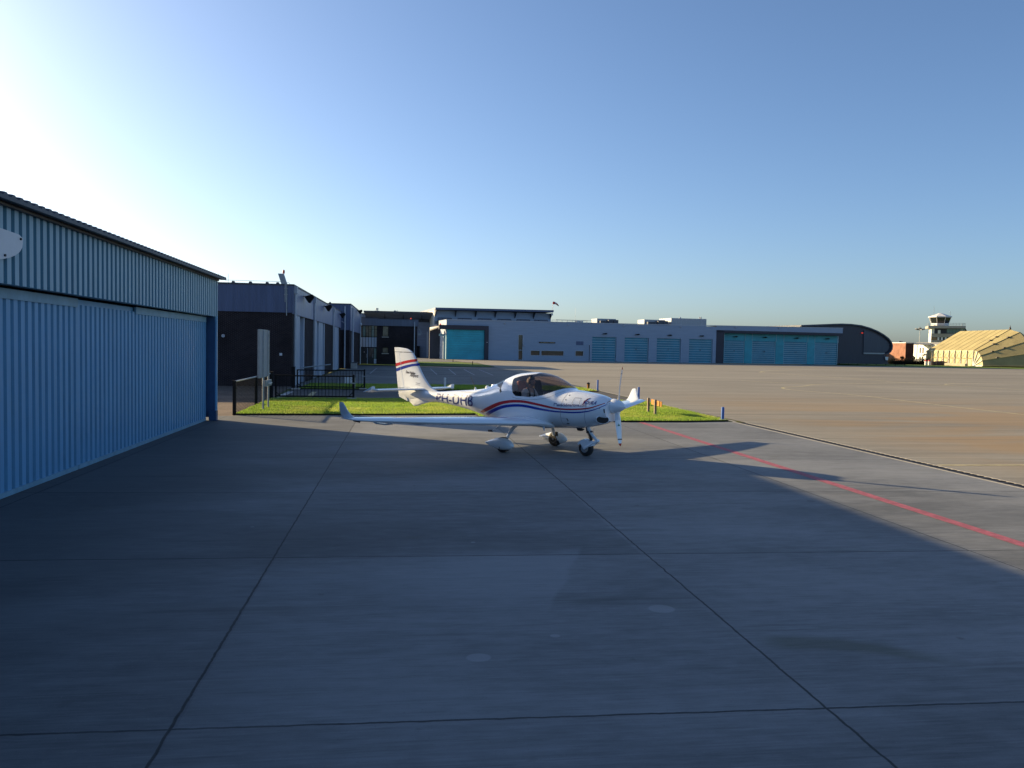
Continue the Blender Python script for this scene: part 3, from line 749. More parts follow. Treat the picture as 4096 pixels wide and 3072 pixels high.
e_ = MB(); e_.tube([(GX + .1, 83.0, 4.75), (-5.62, 82.86, 4.5)], .05, 6); e_.build('gutter_pipe', M['grey_trim'], gb, world=True)
for p, q in ((86.65, 87.5), (90.1, 90.55)): e_ = MB(); e_.box(BX - .4, BX - .02, p, q, 0, 3.8); e_.build('bay_panel', M['pale_paint'], gb, world=True)
e_ = MB(); e_.box(BX - .4, BX - .28, 87.5, 90.1, 0, 3.8); e_.build('garage_door', M['slat'], gb, world=True)
floodlight(gb, BX + .08, 94.3, 6.3, 1.0)
e_ = MB(); e_.lathe([(0, .25), (.1, .24), (.22, .12), (.25, .01)], (BX + .1, 101.2, 4.9), (1, 0, 0), 14); e_.build('alarm_dome', M['grey_trim'], gb, world=True, smooth=True)
bn = empty('storage_box', (-4.72, 83.4, 0), label='grey box with a dark lid at the foot of the brick block', cat='box')
e_ = MB(); e_.box(-5.0, -4.42, 82.9, 83.9, 0, .58); e_.build('body', M['kerb'], bn, world=True, bevel=.02)
e_ = MB(); e_.box(-5.03, -4.39, 82.87, 83.93, .582, .65); e_.build('lid', M['roof_dark'], bn, world=True, bevel=.02)

# ------------------------------------------------------------------ office block
OY = 103
of = empty('office_building', (-1.6, OY, 0), label='dark brick office with a glazed stair bay behind the tail fin', cat='building')
e_ = MB(); t = MB()
wins = [(-2.38, -1.63, 3.47, 4.79), (-2.38, -1.63, 1.42, 2.15)]
bay = [(-5.18, -3.05, .02, 4.80)]
wall_open(t, -5.6, 1.92, 0, 4.82, wins + bay, .2); e_.add([(p[0], p[1] + OY, p[2]) for p in t.v], t.f)
e_.quad((1.92, OY, 0), (1.92, OY + 14, 0), (1.92, OY + 14, 4.82), (1.92, OY, 4.82))
e_.build('brick_wall', M['brick_dark'], of, world=True)
e_ = MB(); e_.box(-5.6, -3.0, OY - .2, OY + 14, 4.82, 5.72); e_.box(-3.0, 2.05, OY - .12, OY + 14, 4.82, 5.66); e_.build('fascia', M['office_fascia'], of, world=True)
e_ = MB(); e_.box(-5.7, -2.98, OY - .25, OY + 14, 5.72, 5.80); e_.box(-2.98, 2.1, OY - .18, OY + 14, 5.66, 5.72); e_.build('roof', M['roof_dark'], of, world=True)
for i, (a, b_, c, d) in enumerate(wins):
    e_ = MB(); e_.box(a, b_, OY + .14, OY + .18, c, d); wn_ = e_.build('window', M['win_lit'], of, world=True)
    e_ = MB(); e_.box(a - .06, b_ + .06, OY - .06, OY - .003, c - .10, c); e_.build('sill', M['kerb'], wn_, world=True)
    e_ = MB()
    for (p, q, r_, s) in ((a, a + .05, c, d), (b_ - .05, b_, c, d), (a, b_, c, c + .05), (a, b_, d - .05, d)): e_.box(p, q, OY + .08, OY + .14, r_, s)
    e_.build('frame', M['black_metal'], wn_, world=True)
n_ = 6; wb = (3.05 - 5.18) / -n_
for k in range(n_):
    a = -5.16 + k * .352; b_ = a + .345
    e_ = MB(); e_.box(a + .04, b_ - .01, OY + .12, OY + .16, 3.44, 4.78); e_.build('stair_window', M['win_lit'] if k % 3 != 1 else M['green_glass'], of, world=True)
    e_ = MB(); e_.box(a + .04, b_ - .01, OY + .10, OY + .15, 2.15, 3.36); e_.build('stair_panel', M['pale_paint'], of, world=True)
    if k in (3, 4, 5):
        e_ = MB(); e_.box(a + .04, b_ - .01, OY + .105, OY + .12, 4.33, 4.37); e_.build('glazing_bar', M['black_metal'], of, world=True)
e_ = MB(); e_.box(-5.18, -3.05, OY + .17, OY + .2, .02, 4.8); e_.build('stair_frame', M['black_metal'], of, world=True)
for k, (a, b_) in enumerate(((-5.0, -4.22), (-4.18, -3.45))):
    e_ = MB(); e_.box(a, b_, OY + .08, OY + .13, .03, 2.05); dd = e_.build('entrance_door', M['win'], of, world=True)
    e_ = MB(); e_.box(b_ - .10, b_ - .06, OY + .05, OY + .08, .8, 1.3); e_.build('handle', M['galv'], dd, world=True)
e_ = MB(); e_.box(-4.225, -4.175, OY - .02, OY + .1, .03, 2.05); e_.build('door_post', M['pale_paint'], of, world=True)
e_ = MB(); e_.box(-3.4, -3.1, OY + .08, OY + .12, .75, 2.0); e_.build('side_light', M['green_glass'], of, world=True)
e_ = MB(); e_.box(-3.4, -3.1, OY + .08, OY + .13, .1, .70); e_.build('side_panel', M['pale_paint'], of, world=True)
e_ = MB(); e_.quad((-4.66, OY + .07, 1.48), (-4.54, OY + .07, 1.48), (-4.6, OY + .07, 1.6)); e_.build('door_sticker', M['white_sign'], of, world=True)
e_ = MB(); e_.tube([(1.57, OY - .2, .1), (1.57, OY - .2, 5.4)], .06, 8); e_.build('downpipe', M['grey_trim'], of, world=True, smooth=True)
e_ = MB(); e_.lathe([(0, .07), (.12, .07), (.16, .02)], (1.12, OY, 5.72), (0, 0, 1), 10); e_.build('obstruction_light', M['lamp_red'], of, world=True)
e_ = MB()
e_.tube([(2.0, OY + .5, 4.8), (2.55, OY + .5, 3.85)], .04, 6)
for z in (4.45, 4.1): e_.tube([(1.95, OY + .5, z), (2.25 + (4.6 - z) * .4, OY + .5, z - .05)], .03, 6)
e_.prism([(1.95, OY + .4, 3.95), (2.3, OY + .4, 4.0), (2.45, OY + .4, 3.85), (2.1, OY + .4, 3.7)], (0, .5, 0))
e_.build('wall_bracket', M['galv'], of, world=True)

# ------------------------------------------------------------------ hall behind the office
hl = empty('grey_hall', (-.8, 172, 0), label='grey panel hall with an overhanging roof behind the brick office', cat='building')
e_ = MB(); e_.box(-7.4, 6.05, 172, 200, 0, 7.35); e_.build('panel_wall', M['grey_panel'], hl, world=True)
e_ = MB(); e_.box(-7.4, 6.05, 172.3, 199, 7.35, 8.9); e_.build('clerestory', M['navy'], hl, world=True)
e_ = MB(); e_.box(-7.7, 6.3, 168.4, 200, 9.0, 9.36); e_.build('roof', M['roof_dark'], hl, world=True)
e_ = MB(); e_.quad((-7.6, 168.6, 8.98), (6.2, 168.6, 8.98), (6.2, 172.2, 7.95), (-7.6, 172.2, 7.95)); e_.build('soffit', M['grey_panel'], hl, world=True)
for x in (-7.5, -3.6, .2, 4.0):
    e_ = MB(); e_.prism([(x, 168.8, 9.0), (x, 172.2, 9.0), (x, 172.2, 7.7)], (.18, 0, 0)); e_.build('bracket', M['roof_dark'], hl, world=True)
e_ = MB(); e_.box(-8.4, -7.4, 170, 190, 0, 8.9); e_.build('side_block', M['grey_panel'], hl, world=True)
e_ = MB(); e_.box(5.2, 5.5, 171.9, 172.0, 0, 5.4); e_.build('downpipe', M['grey_trim'], hl, world=True)
e_ = MB(); e_.box(3.0, 3.75, 171.2, 171.9, .0, 2.4); e_.build('switch_cabinet', M['black_metal'], hl, world=True)
sr = empty('siren', (-5.15, 174, 9.36), label='stacked disc siren on the grey hall roof', cat='siren')
e_ = MB(); e_.prism([(-6.0, 173.6, 9.36), (-4.35, 173.6, 9.36), (-4.7, 173.6, 9.62), (-5.65, 173.6, 9.62)], (0, .9, 0)); e_.build('plinth', M['hvac'], sr, world=True)
e_ = MB(); e_.lathe([(0, .1), (.15, .1), (.16, .36), (.26, .36), (.27, .12), (.4, .12), (.41, .36), (.52, .3), (.55, .02)], (-5.2, 174, 9.62), (0, 0, 1), 16); e_.build('horns', M['hvac'], sr, world=True, smooth=True)
vt = empty('roof_vent', (-1.3, 174, 9.36), label='small group of vent pipes on the grey hall roof', cat='vent')
e_ = MB(); e_.box(-1.7, -1.3, 173.8, 174.2, 9.36, 9.75); e_.tube([(-1.2, 174, 9.36), (-1.2, 174, 9.72)], .08, 6); e_.tube([(-1.0, 174, 9.36), (-.9, 174, 9.78)], .06, 6); e_.build('pipes', M['hvac'], vt, world=True)

# ------------------------------------------------------------------ grey station: local frame, x along the front, y into the building
SA = Vector((8.27, 153.2, 0)); SR = math.atan2(163.11 - 153.2, 92.93 - 8.27)
se = Vector((math.cos(SR), math.sin(SR), 0)); sn = Vector((-math.sin(SR), math.cos(SR), 0))
def fz(px, py, d=0.0):
    """photo pixel -> (u, z) on the plane d metres behind the front"""
    dd = ray(px, py); t = (SA + sn * d - CO).dot(sn) / dd.dot(sn); P = CO + dd * t
    return (P - SA).dot(se), P.z
st = empty('airport_station', SA, SR, label='long low grey station with blue garage doors across the apron', cat='building')
UE = 85.3; ZT = 7.45
def up(px): return fz(px, 1400)[0]
doors = [(2368, 2465, '5'), (2498, 2594, '6'), (2627, 2723, '7'), (2756, 2850, '8')]
dz = 4.82
ops = [(up(a), up(b_), .0, dz) for a, b_, _ in doors]
ops_w = []
def rect(x0, x1, y0, y1, d=0):
    a = fz(x0, (y0 + y1) / 2, d)[0]; b_ = fz(x1, (y0 + y1) / 2, d)[0]; xm = (x0 + x1) / 2
    return (a, b_, max(0.0, fz(xm, y1, d)[1]), fz(xm, y0, d)[1])
slit_t = rect(2074, 2090.5, 1340, 1400); slit_b = rect(2074, 2089.5, 1401, 1439)
lw1 = rect(2123, 2158.5, 1403, 1420.6); lw2 = rect(2165.5, 2254, 1404, 1422); sw_ = rect(2302, 2333, 1404.5, 1423.5)
U0 = fz(1950, 1400)[0]; UP = fz(2863.7, 1400)[0]
e_ = MB()
wall_open(e_, U0, UP, 0, ZT, ops + [slit_t, slit_b, lw1, lw2, sw_], .35)
e_.quad((0, 0, fz(1860, 1307)[1]), (U0, 0, fz(1860, 1307)[1]), (U0, 0, ZT), (0, 0, ZT))
e_.quad((UP, 0, 6.75), (UE, 0, 6.75), (UE, 0, ZT + .35), (UP, 0, ZT + .2))
e_.quad((0, 0, 0), (0, 9, 0), (0, 9, ZT), (0, 0, ZT))
e_.quad((UE, 0, 6.75), (UE, 20, 6.75), (UE, 20, ZT + .35), (UE, 0, ZT + .35))
e_.build('wall', M['grey_wall'], st)
e_ = MB(); e_.add([(0, .02, ZT), (UP, .02, ZT), (UP, 22, ZT), (0, 22, ZT)], [(0, 1, 2, 3)]); e_.add([(UP, .02, ZT + .15), (UE, .02, ZT + .3), (UE, 22, ZT + .3), (UP, 22, ZT + .15)], [(0, 1, 2, 3)]); e_.build('roof', M['roof_dark'], st)
e_ = MB(); e_.loft([[(u, -.06, z0), (u, .25, z0), (u, .25, z0 + .13), (u, -.06, z0 + .13)] for u, z0 in ((-.05, ZT - .1), (U0 + 30, ZT + .02), (UP, ZT + .14), (UE + .05, ZT + .34))]); e_.build('coping', M['grey_trim'], st)
# big teal door in its black portal at the left end
u1 = fz(1935, 1400)[0]; zt_ = fz(1860, 1316)[1]; zf = fz(1860, 1306)[1]
e_ = MB()
e_.box(-1.5, u1 + .75, -.7, -.01, zt_ - .15, zf + .2); e_.box(u1, u1 + .75, -.7, -.01, 0, zt_ - .15)
e_.build('portal', M['navy'], st)
e_ = MB(); e_.box(-2.7, -.7, 3.0, 3.4, 0, fz(1760, 1315, 3)[1]); e_.prism([(-2.7, 2.5, 5.3), (-1.5, -.3, 5.9), (-1.5, 3, 6.3), (-2.7, 3, 5.7)], (0, 0, .25)); e_.build('portal_return', M['navy'], st)
e_ = MB(); nb = 13
for k in range(nb):
    z0, z1 = (zt_ - .15) * k / nb, (zt_ - .15) * (k + 1) / nb
    e_.loft([[(u, -.30, z0), (u, -.30 - .06, z0 + .02), (u, -.30 - .015, z1), (u, -.1, z1), (u, -.1, z0)] for u in (0.0, u1)])
e_.build('big_door', M['teal'], st)
e_ = MB(); e_.box(-.08, -.004, -.25, 2.9, 0, 4.6); e_.box(-1.0, -.09, 2.2, 2.6, 4.35, 4.75); e_.build('side_glazing', M['teal_bar'], st)
e_ = MB(); e_.lathe([(0, .12), (.2, .12), (.26, .03)], (-1.2, -.2, zf + .2), (0, 0, 1), 10); e_.build('obstruction_light', M['lamp_red'], st)
e_ = MB(); e_.lathe([(0, .08), (.1, .08)], (u1 + .45, -.71, 3.3), (0, -1, 0), 8); e_.build('door_switch', M['white_sign'], st)

def text_bm(s, size=1.0, shear=0.0, extrude=0.0, spacing=1.0, bold=0.0):
    cu = bpy.data.curves.new('text', 'FONT'); cu.body = s; cu.size = size; cu.shear = shear; cu.extrude = extrude
    cu.space_character = spacing; cu.resolution_u = 3; cu.offset = bold
    ob = bpy.data.objects.new('text', cu); col.objects.link(ob)
    bpy.context.view_layer.update()
    dg = bpy.context.evaluated_depsgraph_get()
    me = bpy.data.meshes.new_from_object(ob.evaluated_get(dg))
    bpy.data.objects.remove(ob); bpy.data.curves.remove(cu)
    bm = bmesh.new(); bm.from_mesh(me); bpy.data.meshes.remove(me)
    return bm

def station_door(a, b_, zt, y, numeral, nbars=10):
    e = MB(); e.box(a, b_, y, y + .06, 0, zt); d = e.build('garage_door', M['teal_door'], st)
    e = MB()
    for k in range(nbars):
        z = zt * (k + .06) / nbars + .02
        e.box(a + .06, b_ - .16, y - .045, y - .001, z, z + .085)
    e.build('door_bars', M['teal_bar'], d)
    for p, q in ((a, a + .07), (b_ - .16, b_ - .07)): e = MB(); e.box(p, q, y - .06, y - .001, 0, zt); e.build('door_jamb', M['teal_bar'], d)
    bm = text_bm(numeral, .62, 0, .01)
    xs = [v.co.x for v in bm.verts]; wd = max(xs) - min(xs)
    me = bpy.data.meshes.new('numeral')
    for v in bm.verts: v.co = Vector(((a + b_) / 2 - .05 + v.co.x - wd / 2, y - .055 - v.co.z, zt * .50 + v.co.y * .85))
    bm.to_mesh(me); bm.free(); me.materials.append(M['letter_dark'])
    o = bpy.data.objects.new('numeral', me); col.objects.link(o); o.parent = d
    return d
for (a, b_, _, zt), (_, _, nme) in zip(ops, doors): station_door(a + .003, b_ - .003, zt - .003, .28, nme)
# recessed teal front with the right-hand doors
RD = 1.6
UR = fz(2895, 1400)[0]
e_ = MB(); e_.box(UP, UR, -.03, RD + .1, 0, 6.75); e_.box(UR, UE, .02, RD + .1, 6.2, 6.74); e_.box(UP, UE, -.03, .02, 6.3, 6.752); e_.build('portal', M['navy'], st)
rd = [(2896, 2977.5, '9'), (3007.5, 3102, '10'), (3134, 3228.5, '11'), (3258, 3350.5, '12')]
rops = [(fz(a, 1400, RD)[0], fz(b_, 1400, RD)[0], 0, 4.745) for a, b_, _ in rd]
e_ = MB()
nb = 17
for k in range(nb):
    z0, z1 = 6.2 * k / nb, 6.2 * (k + 1) / nb
    segs = [UR] + [q for o_ in rops for q in (o_[0], o_[1])] + [UE]
    if z0 > 4.7: segs = [UR, UE]
    for i in range(0, len(segs), 2):
        if segs[i + 1] - segs[i] > .05:
            e_.box(segs[i], segs[i + 1], RD - (.05 if k % 2 else .02), RD + .3, z0, z1)
e_.build('board_wall', M['teal'], st)
e_ = MB()
for q in rops:
    for u in (q[0] - .05, q[1] + .05): e_.box(u - .04, u + .04, RD - .09, RD - .055, 4.7 if True else 0, 6.2)
e_.box(UE - .12, UE, RD - .10, RD - .055, 0, 6.2); e_.build('cover_strips', M['teal_bar'], st)
for (a, b_, _, zt), (_, _, nme) in zip(rops, rd): station_door(a, b_, zt - .004, RD + .05, nme, 11)
for q, y0, z in [(o_, 0, 5.5) for o_ in ops] + [(o_, RD - .06, 5.55) for o_ in rops]:
    u = (q[0] + q[1]) / 2; e_ = MB()
    e_.prism([(u - .45, y0, z), (u + .35, y0, z + .12), (u + .5, y0, z + .02), (u + .1, y0, z - .14)], (0, -.45, -.05)); e_.tube([(u, y0, z + .02), (u, y0 - .3, z)], .04, 6)
    e_.build('door_lamp', M['black_metal'], st)
for px, py in ((2272, 1297), (2495, 1301), (2722, 1306), (2018, 1291.5), (2942, 1308), (3116, 1311.5)):
    u, z = fz(px, py); e_ = MB(); e_.lathe([(0, .1), (.12, .16), (.2, .12)], (u, -.02, z - .05), (0, -1, -.5), 10); e_.build('wall_lamp', M['grey_trim'], st)
def pane(q, nm='window'):
    e = MB(); e.box(q[0] + .002, q[1] - .002, .20, .24, q[2] + .002, q[3] - .002); o = e.build(nm, M['win'], st)
    e = MB(); f_ = .09
    for (a, b_, c, d) in ((q[0] - f_, q[0], q[2] - f_, q[3] + f_), (q[1], q[1] + f_, q[2] - f_, q[3] + f_), (q[0], q[1], q[2] - f_, q[2]), (q[0], q[1], q[3], q[3] + f_)):
        e.box(a, b_, -.04, -.002, max(c, .0), d)
    e.build('frame', M['grey_trim'], o); return o
for q in (slit_t, slit_b, lw1, lw2, sw_): pane(q)
for q, f0 in ((lw1, .5), (lw2, .25)):
    e_ = MB(); a, b_, c, d = q
    e_.tube([(a + (b_ - a) * f0 * .3, .6, c), (a + (b_ - a) * f0, .55, d)], .05, 6)
q = rect(2304, 2333.5, 1365.5, 1380.5); e_ = MB(); e_.box(q[0], q[1], -.05, -.002, q[2], q[3]); e_.build('louvre', M['grey_clad'], st)
u, z = fz(2096, 1381.5); e_ = MB(); e_.box(u - .18, u + .18, -.3, -.002, z - .06, z + .08); e_.build('bracket_lamp', M['grey_trim'], st)
q = rect(2155, 2222, 1367.7, 1373.2)
sgn = empty('name_board', (SA + se * ((q[0] + q[1]) / 2) - sn * .03 + Vector((0, 0, q[2]))), SR, label='narrow dark name board with gold lettering above the low windows', cat='sign')
wq = (q[1] - q[0]) / 2; hq = q[3] - q[2]
e_ = MB(); e_.prism([(-wq, 0, hq * .5), (-wq + .12, 0, 0), (wq - .12, 0, 0), (wq, 0, hq * .5), (wq - .12, 0, hq), (-wq + .12, 0, hq)], (0, -.06, 0)); e_.build('board', M['black'], sgn)
e_ = MB(); x = -wq + .35
random.seed(3)
for k in range(26):
    wd = random.uniform(.05, .1)
    if k not in (4, 15, 17) and x + wd < wq - .2: e_.box(x, x + wd, -.068, -.061, hq * .28, hq * random.choice((.6, .7, .72)))
    x += wd + .035
e_.build('lettering', M['gold'], sgn)
pl_ = empty('wall_pole', SA + se * fz(2352, 1400)[0] - sn * .8, SR, label='slim dark pole standing left of door 5', cat='pole')
e_ = MB(); e_.tube([(0, 0, 0), (0, 0, 3.2)], .06, 8); e_.build('shaft', M['black_metal'], pl_, smooth=True); e_ = MB(); e_.lathe([(0, .1), (.14, .1), (.18, .04)], (0, 0, 3.2), (0, 0, 1), 10); e_.build('cap', M['grey_trim'], pl_, smooth=True)
# roof equipment
def roof_unit(name, x0, x1, ytop, d, dep, label, split=None, cat='roof unit', group='plant boxes on the station roof'):
    a = fz(x0, 1290, d)[0]; b_ = fz(x1, 1290, d)[0]; zt = fz((x0 + x1) / 2, ytop, d)[1]
    o = empty(name, SA + se * (a + b_) / 2 + sn * d + Vector((0, 0, ZT)), SR, label, cat, group)
    w2 = (b_ - a) / 2; e = MB(); e.box(-w2, w2, 0, dep, 0, zt - ZT); e.build('casing', M['hvac'], o, bevel=.03)
    if split:
        c = fz(split, 1290, d)[0] - (a + b_) / 2
        e = MB(); e.box(c, w2 - .02, -1.4, -.005, 0, (zt - ZT) * .80); e.box(-w2 + .4, c, -1.0, -.005, 0, (zt - ZT) * .62); e.build('fan_section', M['slate_sheet'], o, bevel=.03)
        e = MB(); e.box((c + w2) / 2 - .03, (c + w2) / 2 + .03, -1.42, -1.401, 0, (zt - ZT) * .8); e.build('panel_joint', M['black_metal'], o)
    else:
        e = MB()
        for k in range(1, 7): e.box(-w2 + 2 * w2 * k / 7 - .02, -w2 + 2 * w2 * k / 7 + .02, -.012, -.001, .05, zt - ZT - .05)
        e.build('panel_joint', M['grey_trim'], o)
        for fx in (.83, .87): e = MB(); e.tube([(-w2 + 2 * w2 * fx, .5, zt - ZT), (-w2 + 2 * w2 * fx, .5, zt - ZT + .42)], .12, 8); e.build('flue', M['hvac'], o, smooth=True)
        e = MB(); e.lathe([(0, .2), (.15, .2), (.25, .1)], (-w2 * .45, .5, zt - ZT), (0, 0, 1), 10); e.build('vent', M['hvac'], o, smooth=True)
    return o
roof_unit('rooftop_unit', 2388, 2464, 1275, 6, 3.5, 'left rooftop plant box with a stepped front above door 5', 2425)
roof_unit('rooftop_unit', 2577, 2661, 1279, 6, 3.5, 'middle rooftop plant box with a stepped front above door 7', 2622)
roof_unit('rooftop_unit', 2685, 2826, 1274, 5, 6, 'largest rooftop plant box with two flues, above door 8')
ra, rb = fz(2223, 1285, 5)[0], fz(2366, 1285, 5)[0]
rr = empty('roof_platform', SA + se * (ra + rb) / 2 + sn * 5 + Vector((0, 0, ZT)), SR, 'railed rooftop platform with two white drums left of the plant boxes', 'railing')
wq = (rb - ra) / 2; e_ = MB()
for y in (0, 2.5):
    for z in (.25, .7): e_.tube([(-wq, y, z), (wq, y, z)], .03, 5)
    for k in range(8): e_.tube([(-wq + 2 * wq * k / 7, y, 0), (-wq + 2 * wq * k / 7, y, .7)], .03, 5)
e_.build('railing', M['galv'], rr)
for x in (wq * .30, wq * .52): e_ = MB(); e_.lathe([(0, .45), (.62, .45), (.68, .3)], (x, 1.2, 0), (0, 0, 1), 14); e_.build('drum', M['post_white'], rr, smooth=True)
e_ = MB(); e_.tube([(wq * .17, 1, 0), (wq * .17, 1, 3.2)], .02, 5); e_.tube([(-wq * .3, 1, .25), (wq * .2, 1, .25)], .12, 8); e_.build('aerial', M['galv'], rr)
# rear grey hall with brackets
D2 = 13.0
rh = empty('rear_hall', SA + se * 15 + sn * D2, SR, label='taller grey hall with roof brackets rising behind the station', cat='building')
def fl(px, py, d): u, z = fz(px, py, d); return u - 15, z
a2 = fl(1738, 1300, D2)[0]; b2 = fl(2203, 1300, D2)[0]; zr0 = fl(1738, 1234, D2)[1]; zr1 = fl(2203, 1246, D2)[1]
zr1 = zr0 + .25
e_ = MB(); e_.box(a2, b2, 0, 25, 0, zr0 - .3); e_.build('wall', M['grey_wall'], rh)
e_ = MB(); e_.box(a2 - .04, a2 - .003, .05, 25, 0, zr0 - .3); e_.build('side_wall', M['tower_white'], rh)
e_ = MB(); e_.loft([[(u, -1.6, z), (u, 25, z), (u, 25, z + .42), (u, -1.6, z + .42)] for u, z in ((a2 - .1, zr0 - .28), (b2 + .1, zr0 - .1))]); e_.build('roof', M['grey_clad'], rh)
for px in (1740, 1820, 1900, 1979, 2058, 2132, 2200):
    u = fl(px, 1250, D2)[0]; e_ = MB(); e_.prism([(u, -1.4, zr0 - .31), (u, -.01, zr0 - .31), (u, -.01, zr0 - 1.5)], (.16, 0, 0)); e_.build('bracket', M['roof_dark'], rh)
for x0, x1 in ((1752.5, 1806), (1832, 1886), (1912, 1965), (1991, 2043.5), (2067, 2119), (2138, 2190)):
    a, zt = fl(x0, 1272 + (x0 - 1752) * .0225, D2); b_, _ = fl(x1, 1272, D2); zb = zt - .8
    e_ = MB(); e_.box(a, b_, -.03, -.002, zb, zt); wo = e_.build('window', M['grey_panel'], rh)
    e_ = MB()
    for (p, q_, r_, s) in ((a - .08, a, zb, zt), (b_, b_ + .08, zb, zt), (a, b_, zt, zt + .1), (a, b_, zb - .08, zb), (a + (b_ - a) * .3, a + (b_ - a) * .3 + .07, zb, zt)): e_.box(p, q_, -.06, -.032, r_, s)
    e_.build('frame', M['navy'], wo)
wsx, wsz = fl(2209, 1249, D2 - 1)
ws = empty('windsock', SA + se * (wsx + 15) + sn * (D2 - 1.2) + Vector((0, 0, zr0)), SR, label='small red and white windsock on a mast at the corner of the rear hall roof', cat='windsock')
e_ = MB(); e_.tube([(0, 0, -.6), (0, 0, 2.0)], .045, 8); e_.box(-.25, .1, -.1, .1, -.75, -.45); e_.build('mast', M['tube_w'], ws, smooth=True)
pts = [(.1, 0, 1.85), (.45, 0, 1.82), (.75, 0, 1.72), (1.05, 0, 1.5), (1.3, 0, 1.22)]
for i in range(4):
    e_ = MB(); e_.tube([pts[i], pts[i + 1]], [.30 - .055 * i, .30 - .055 * (i + 1)], 10, cap=False); e_.build('sleeve', M['red_paint'] if i % 2 == 0 else (M['white_sign'] if i == 1 else M['tarp']), ws, smooth=True)

# black hall with the arched roof at the station's right end
D3 = 2.5
bh = empty('arched_hall', SA + se * 90 + sn * D3, SR, label='black hall with a curved roof beyond the station right end', cat='hangar')
def fb(px, py): u, z = fz(px, py, D3); return (u - 90, 0, max(z, 0))
arch = [(3200, 1306), (3280, 1303), (3330, 1300.5), (3362, 1299.6), (3400, 1301), (3440, 1306), (3475, 1316), (3505, 1328.5), (3530, 1343), (3548, 1357), (3558.5, 1371), (3562, 1384), (3561, 1395), (3555, 1405), (3546, 1411), (3536, 1414)]
A3 = [fb(*p) for p in arch]
e_ = MB(); e_.prism([fb(3200, 1452)] + A3 + [fb(3536, 1420), fb(3545, 1440), fb(3556, 1456)], (0, 40, 0)); e_.build('wall', M['black_hall'], bh)
e_ = MB()
n = len(A3); cx = sum(p[0] for p in A3) / n - 3
ringo = []
for i, p in enumerate(A3):
    q0, q1 = Vector(A3[max(i - 1, 0)]), Vector(A3[min(i + 1, n - 1)]); d = (q1 - q0).normalized(); nr = Vector((-d.z, 0, d.x))
    if nr.z < 0 and i < 10: nr = -nr
    P = Vector(p); ringo.append([P + nr * .02 + Vector((0, -.45, 0)), P + nr * .30 + Vector((0, -.45, 0)), P + nr * .30 + Vector((0, 40, 0)), P + nr * .02 + Vector((0, 40, 0))])
e_.loft(ringo); e_.build('roof', M['slate_sheet'], bh, smooth=True)
pan = [fb(3454, 1321), fb(3470, 1324), fb(3500, 1336), fb(3525, 1350), fb(3545, 1364), fb(3554, 1378), fb(3553, 1394), fb(3545, 1405), fb(3535, 1409), fb(3452, 1408)]
e_ = MB(); e_.prism([(p[0], -.16, p[2]) for p in pan], (0, .15, 0)); e_.build('sheet_panel', M['slate_sheet'], bh)
pa, pb = fb(3452, 1413.5), fb(3535, 1415.5)
e_ = MB(); e_.box(pa[0], pb[0], -.28, -.002, pa[2] - .12, pa[2] + .2); e_.build('ledge', M['galv'], bh)
e_ = MB(); p = fb(3447, 1332); e_.box(p[0] - .13, p[0] + .13, -.3, -.002, p[2] - .11, p[2] + .11); e_.build('obstruction_light', M['lamp_red'], bh)
p0, p1, p2 = fb(3536, 1427), fb(3550, 1427), fb(3546, 1441)
e_ = MB(); e_.prism([(p0[0], -.3, p0[2]), (p1[0], -.3, p1[2]), (p1[0] - .1, -.3, p2[2]), (p0[0] + .25, -.3, p2[2])], (0, .08, 0)); e_.build('hanging_board', M['post_white'], bh)
dp = empty('lamp_pole', (109.0, 181.0, 0), label='slim pale pole in front of the black arched hall', cat='pole')
e_ = MB(); e_.tube([(109, 181, 0), (109.9, 181, 6.6)], .09, 8); e_.build('shaft', M['tower_conc'], dp, world=True, smooth=True)
e_ = MB(); e_.box(109.6, 110.5, 180.9, 181.1, 6.6, 6.75); e_.build('head', M['grey_trim'], dp, world=True)
# low black rail fence
lf = empty('rail_fence', (105, 171, 0), label='low black rail fence along the field edge before the arched hall', cat='fence')
f0, f1 = Vector((99.5, 175.5, 0)), Vector((110.3, 167.2, 0))
e_ = MB()
for z in (.25, .5): e_.tube([f0 + Vector((0, 0, z)), f1 + Vector((0, 0, z))], .04, 6)
e_.build('rail', M['black_metal'], lf, world=True)
for k in range(8):
    p = f0.lerp(f1, k / 7); e_ = MB(); e_.box(p.x - .06, p.x + .06, p.y - .06, p.y + .06, 0, .62); e_.build('post', M['black_metal'], lf, world=True)

# ------------------------------------------------------------------ far right: brick and white terminal, tower, shelter
tb = empty('brick_terminal', (130.5, 196, 0), label='orange brick block with a flat white edged roof right of the arched hall', cat='building')
xb = 129.27
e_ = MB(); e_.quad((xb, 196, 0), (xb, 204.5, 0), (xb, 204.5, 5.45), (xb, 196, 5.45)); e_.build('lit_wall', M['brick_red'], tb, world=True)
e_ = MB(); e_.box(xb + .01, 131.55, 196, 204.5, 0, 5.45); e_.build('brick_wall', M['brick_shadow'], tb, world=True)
e_ = MB(); e_.box(xb - .15, 131.7, 195.8, 204.6, 5.46, 5.65); e_.box(131.8, 139.7, 200.5, 204.6, 5.2, 5.6); e_.build('roof', M['tower_white'], tb, world=True)
e_ = MB(); e_.lathe([(0, .7), (.25, .6), (.4, .2)], (131, 201, 5.65), (0, 0, 1), 12); e_.build('roof_dome', M['roof_dark'], tb, world=True, smooth=True)
wt_ = empty('white_terminal', (139.9, 203, 0), label='white two storey block behind the yellow shelter', cat='building')
xw = 139.9
t = MB(); e_ = MB()
wy = []
for y in (205.9, 204.7, 201.5, 200.3, 199.1, 197.9):
    wy += [(y - .7, y - .05, 2.95, 4.45), (y - .7, y - .05, .75, 2.05)]
wy = [w_ for w_ in wy if not (w_[0] < 202 and w_[3] < 3)]
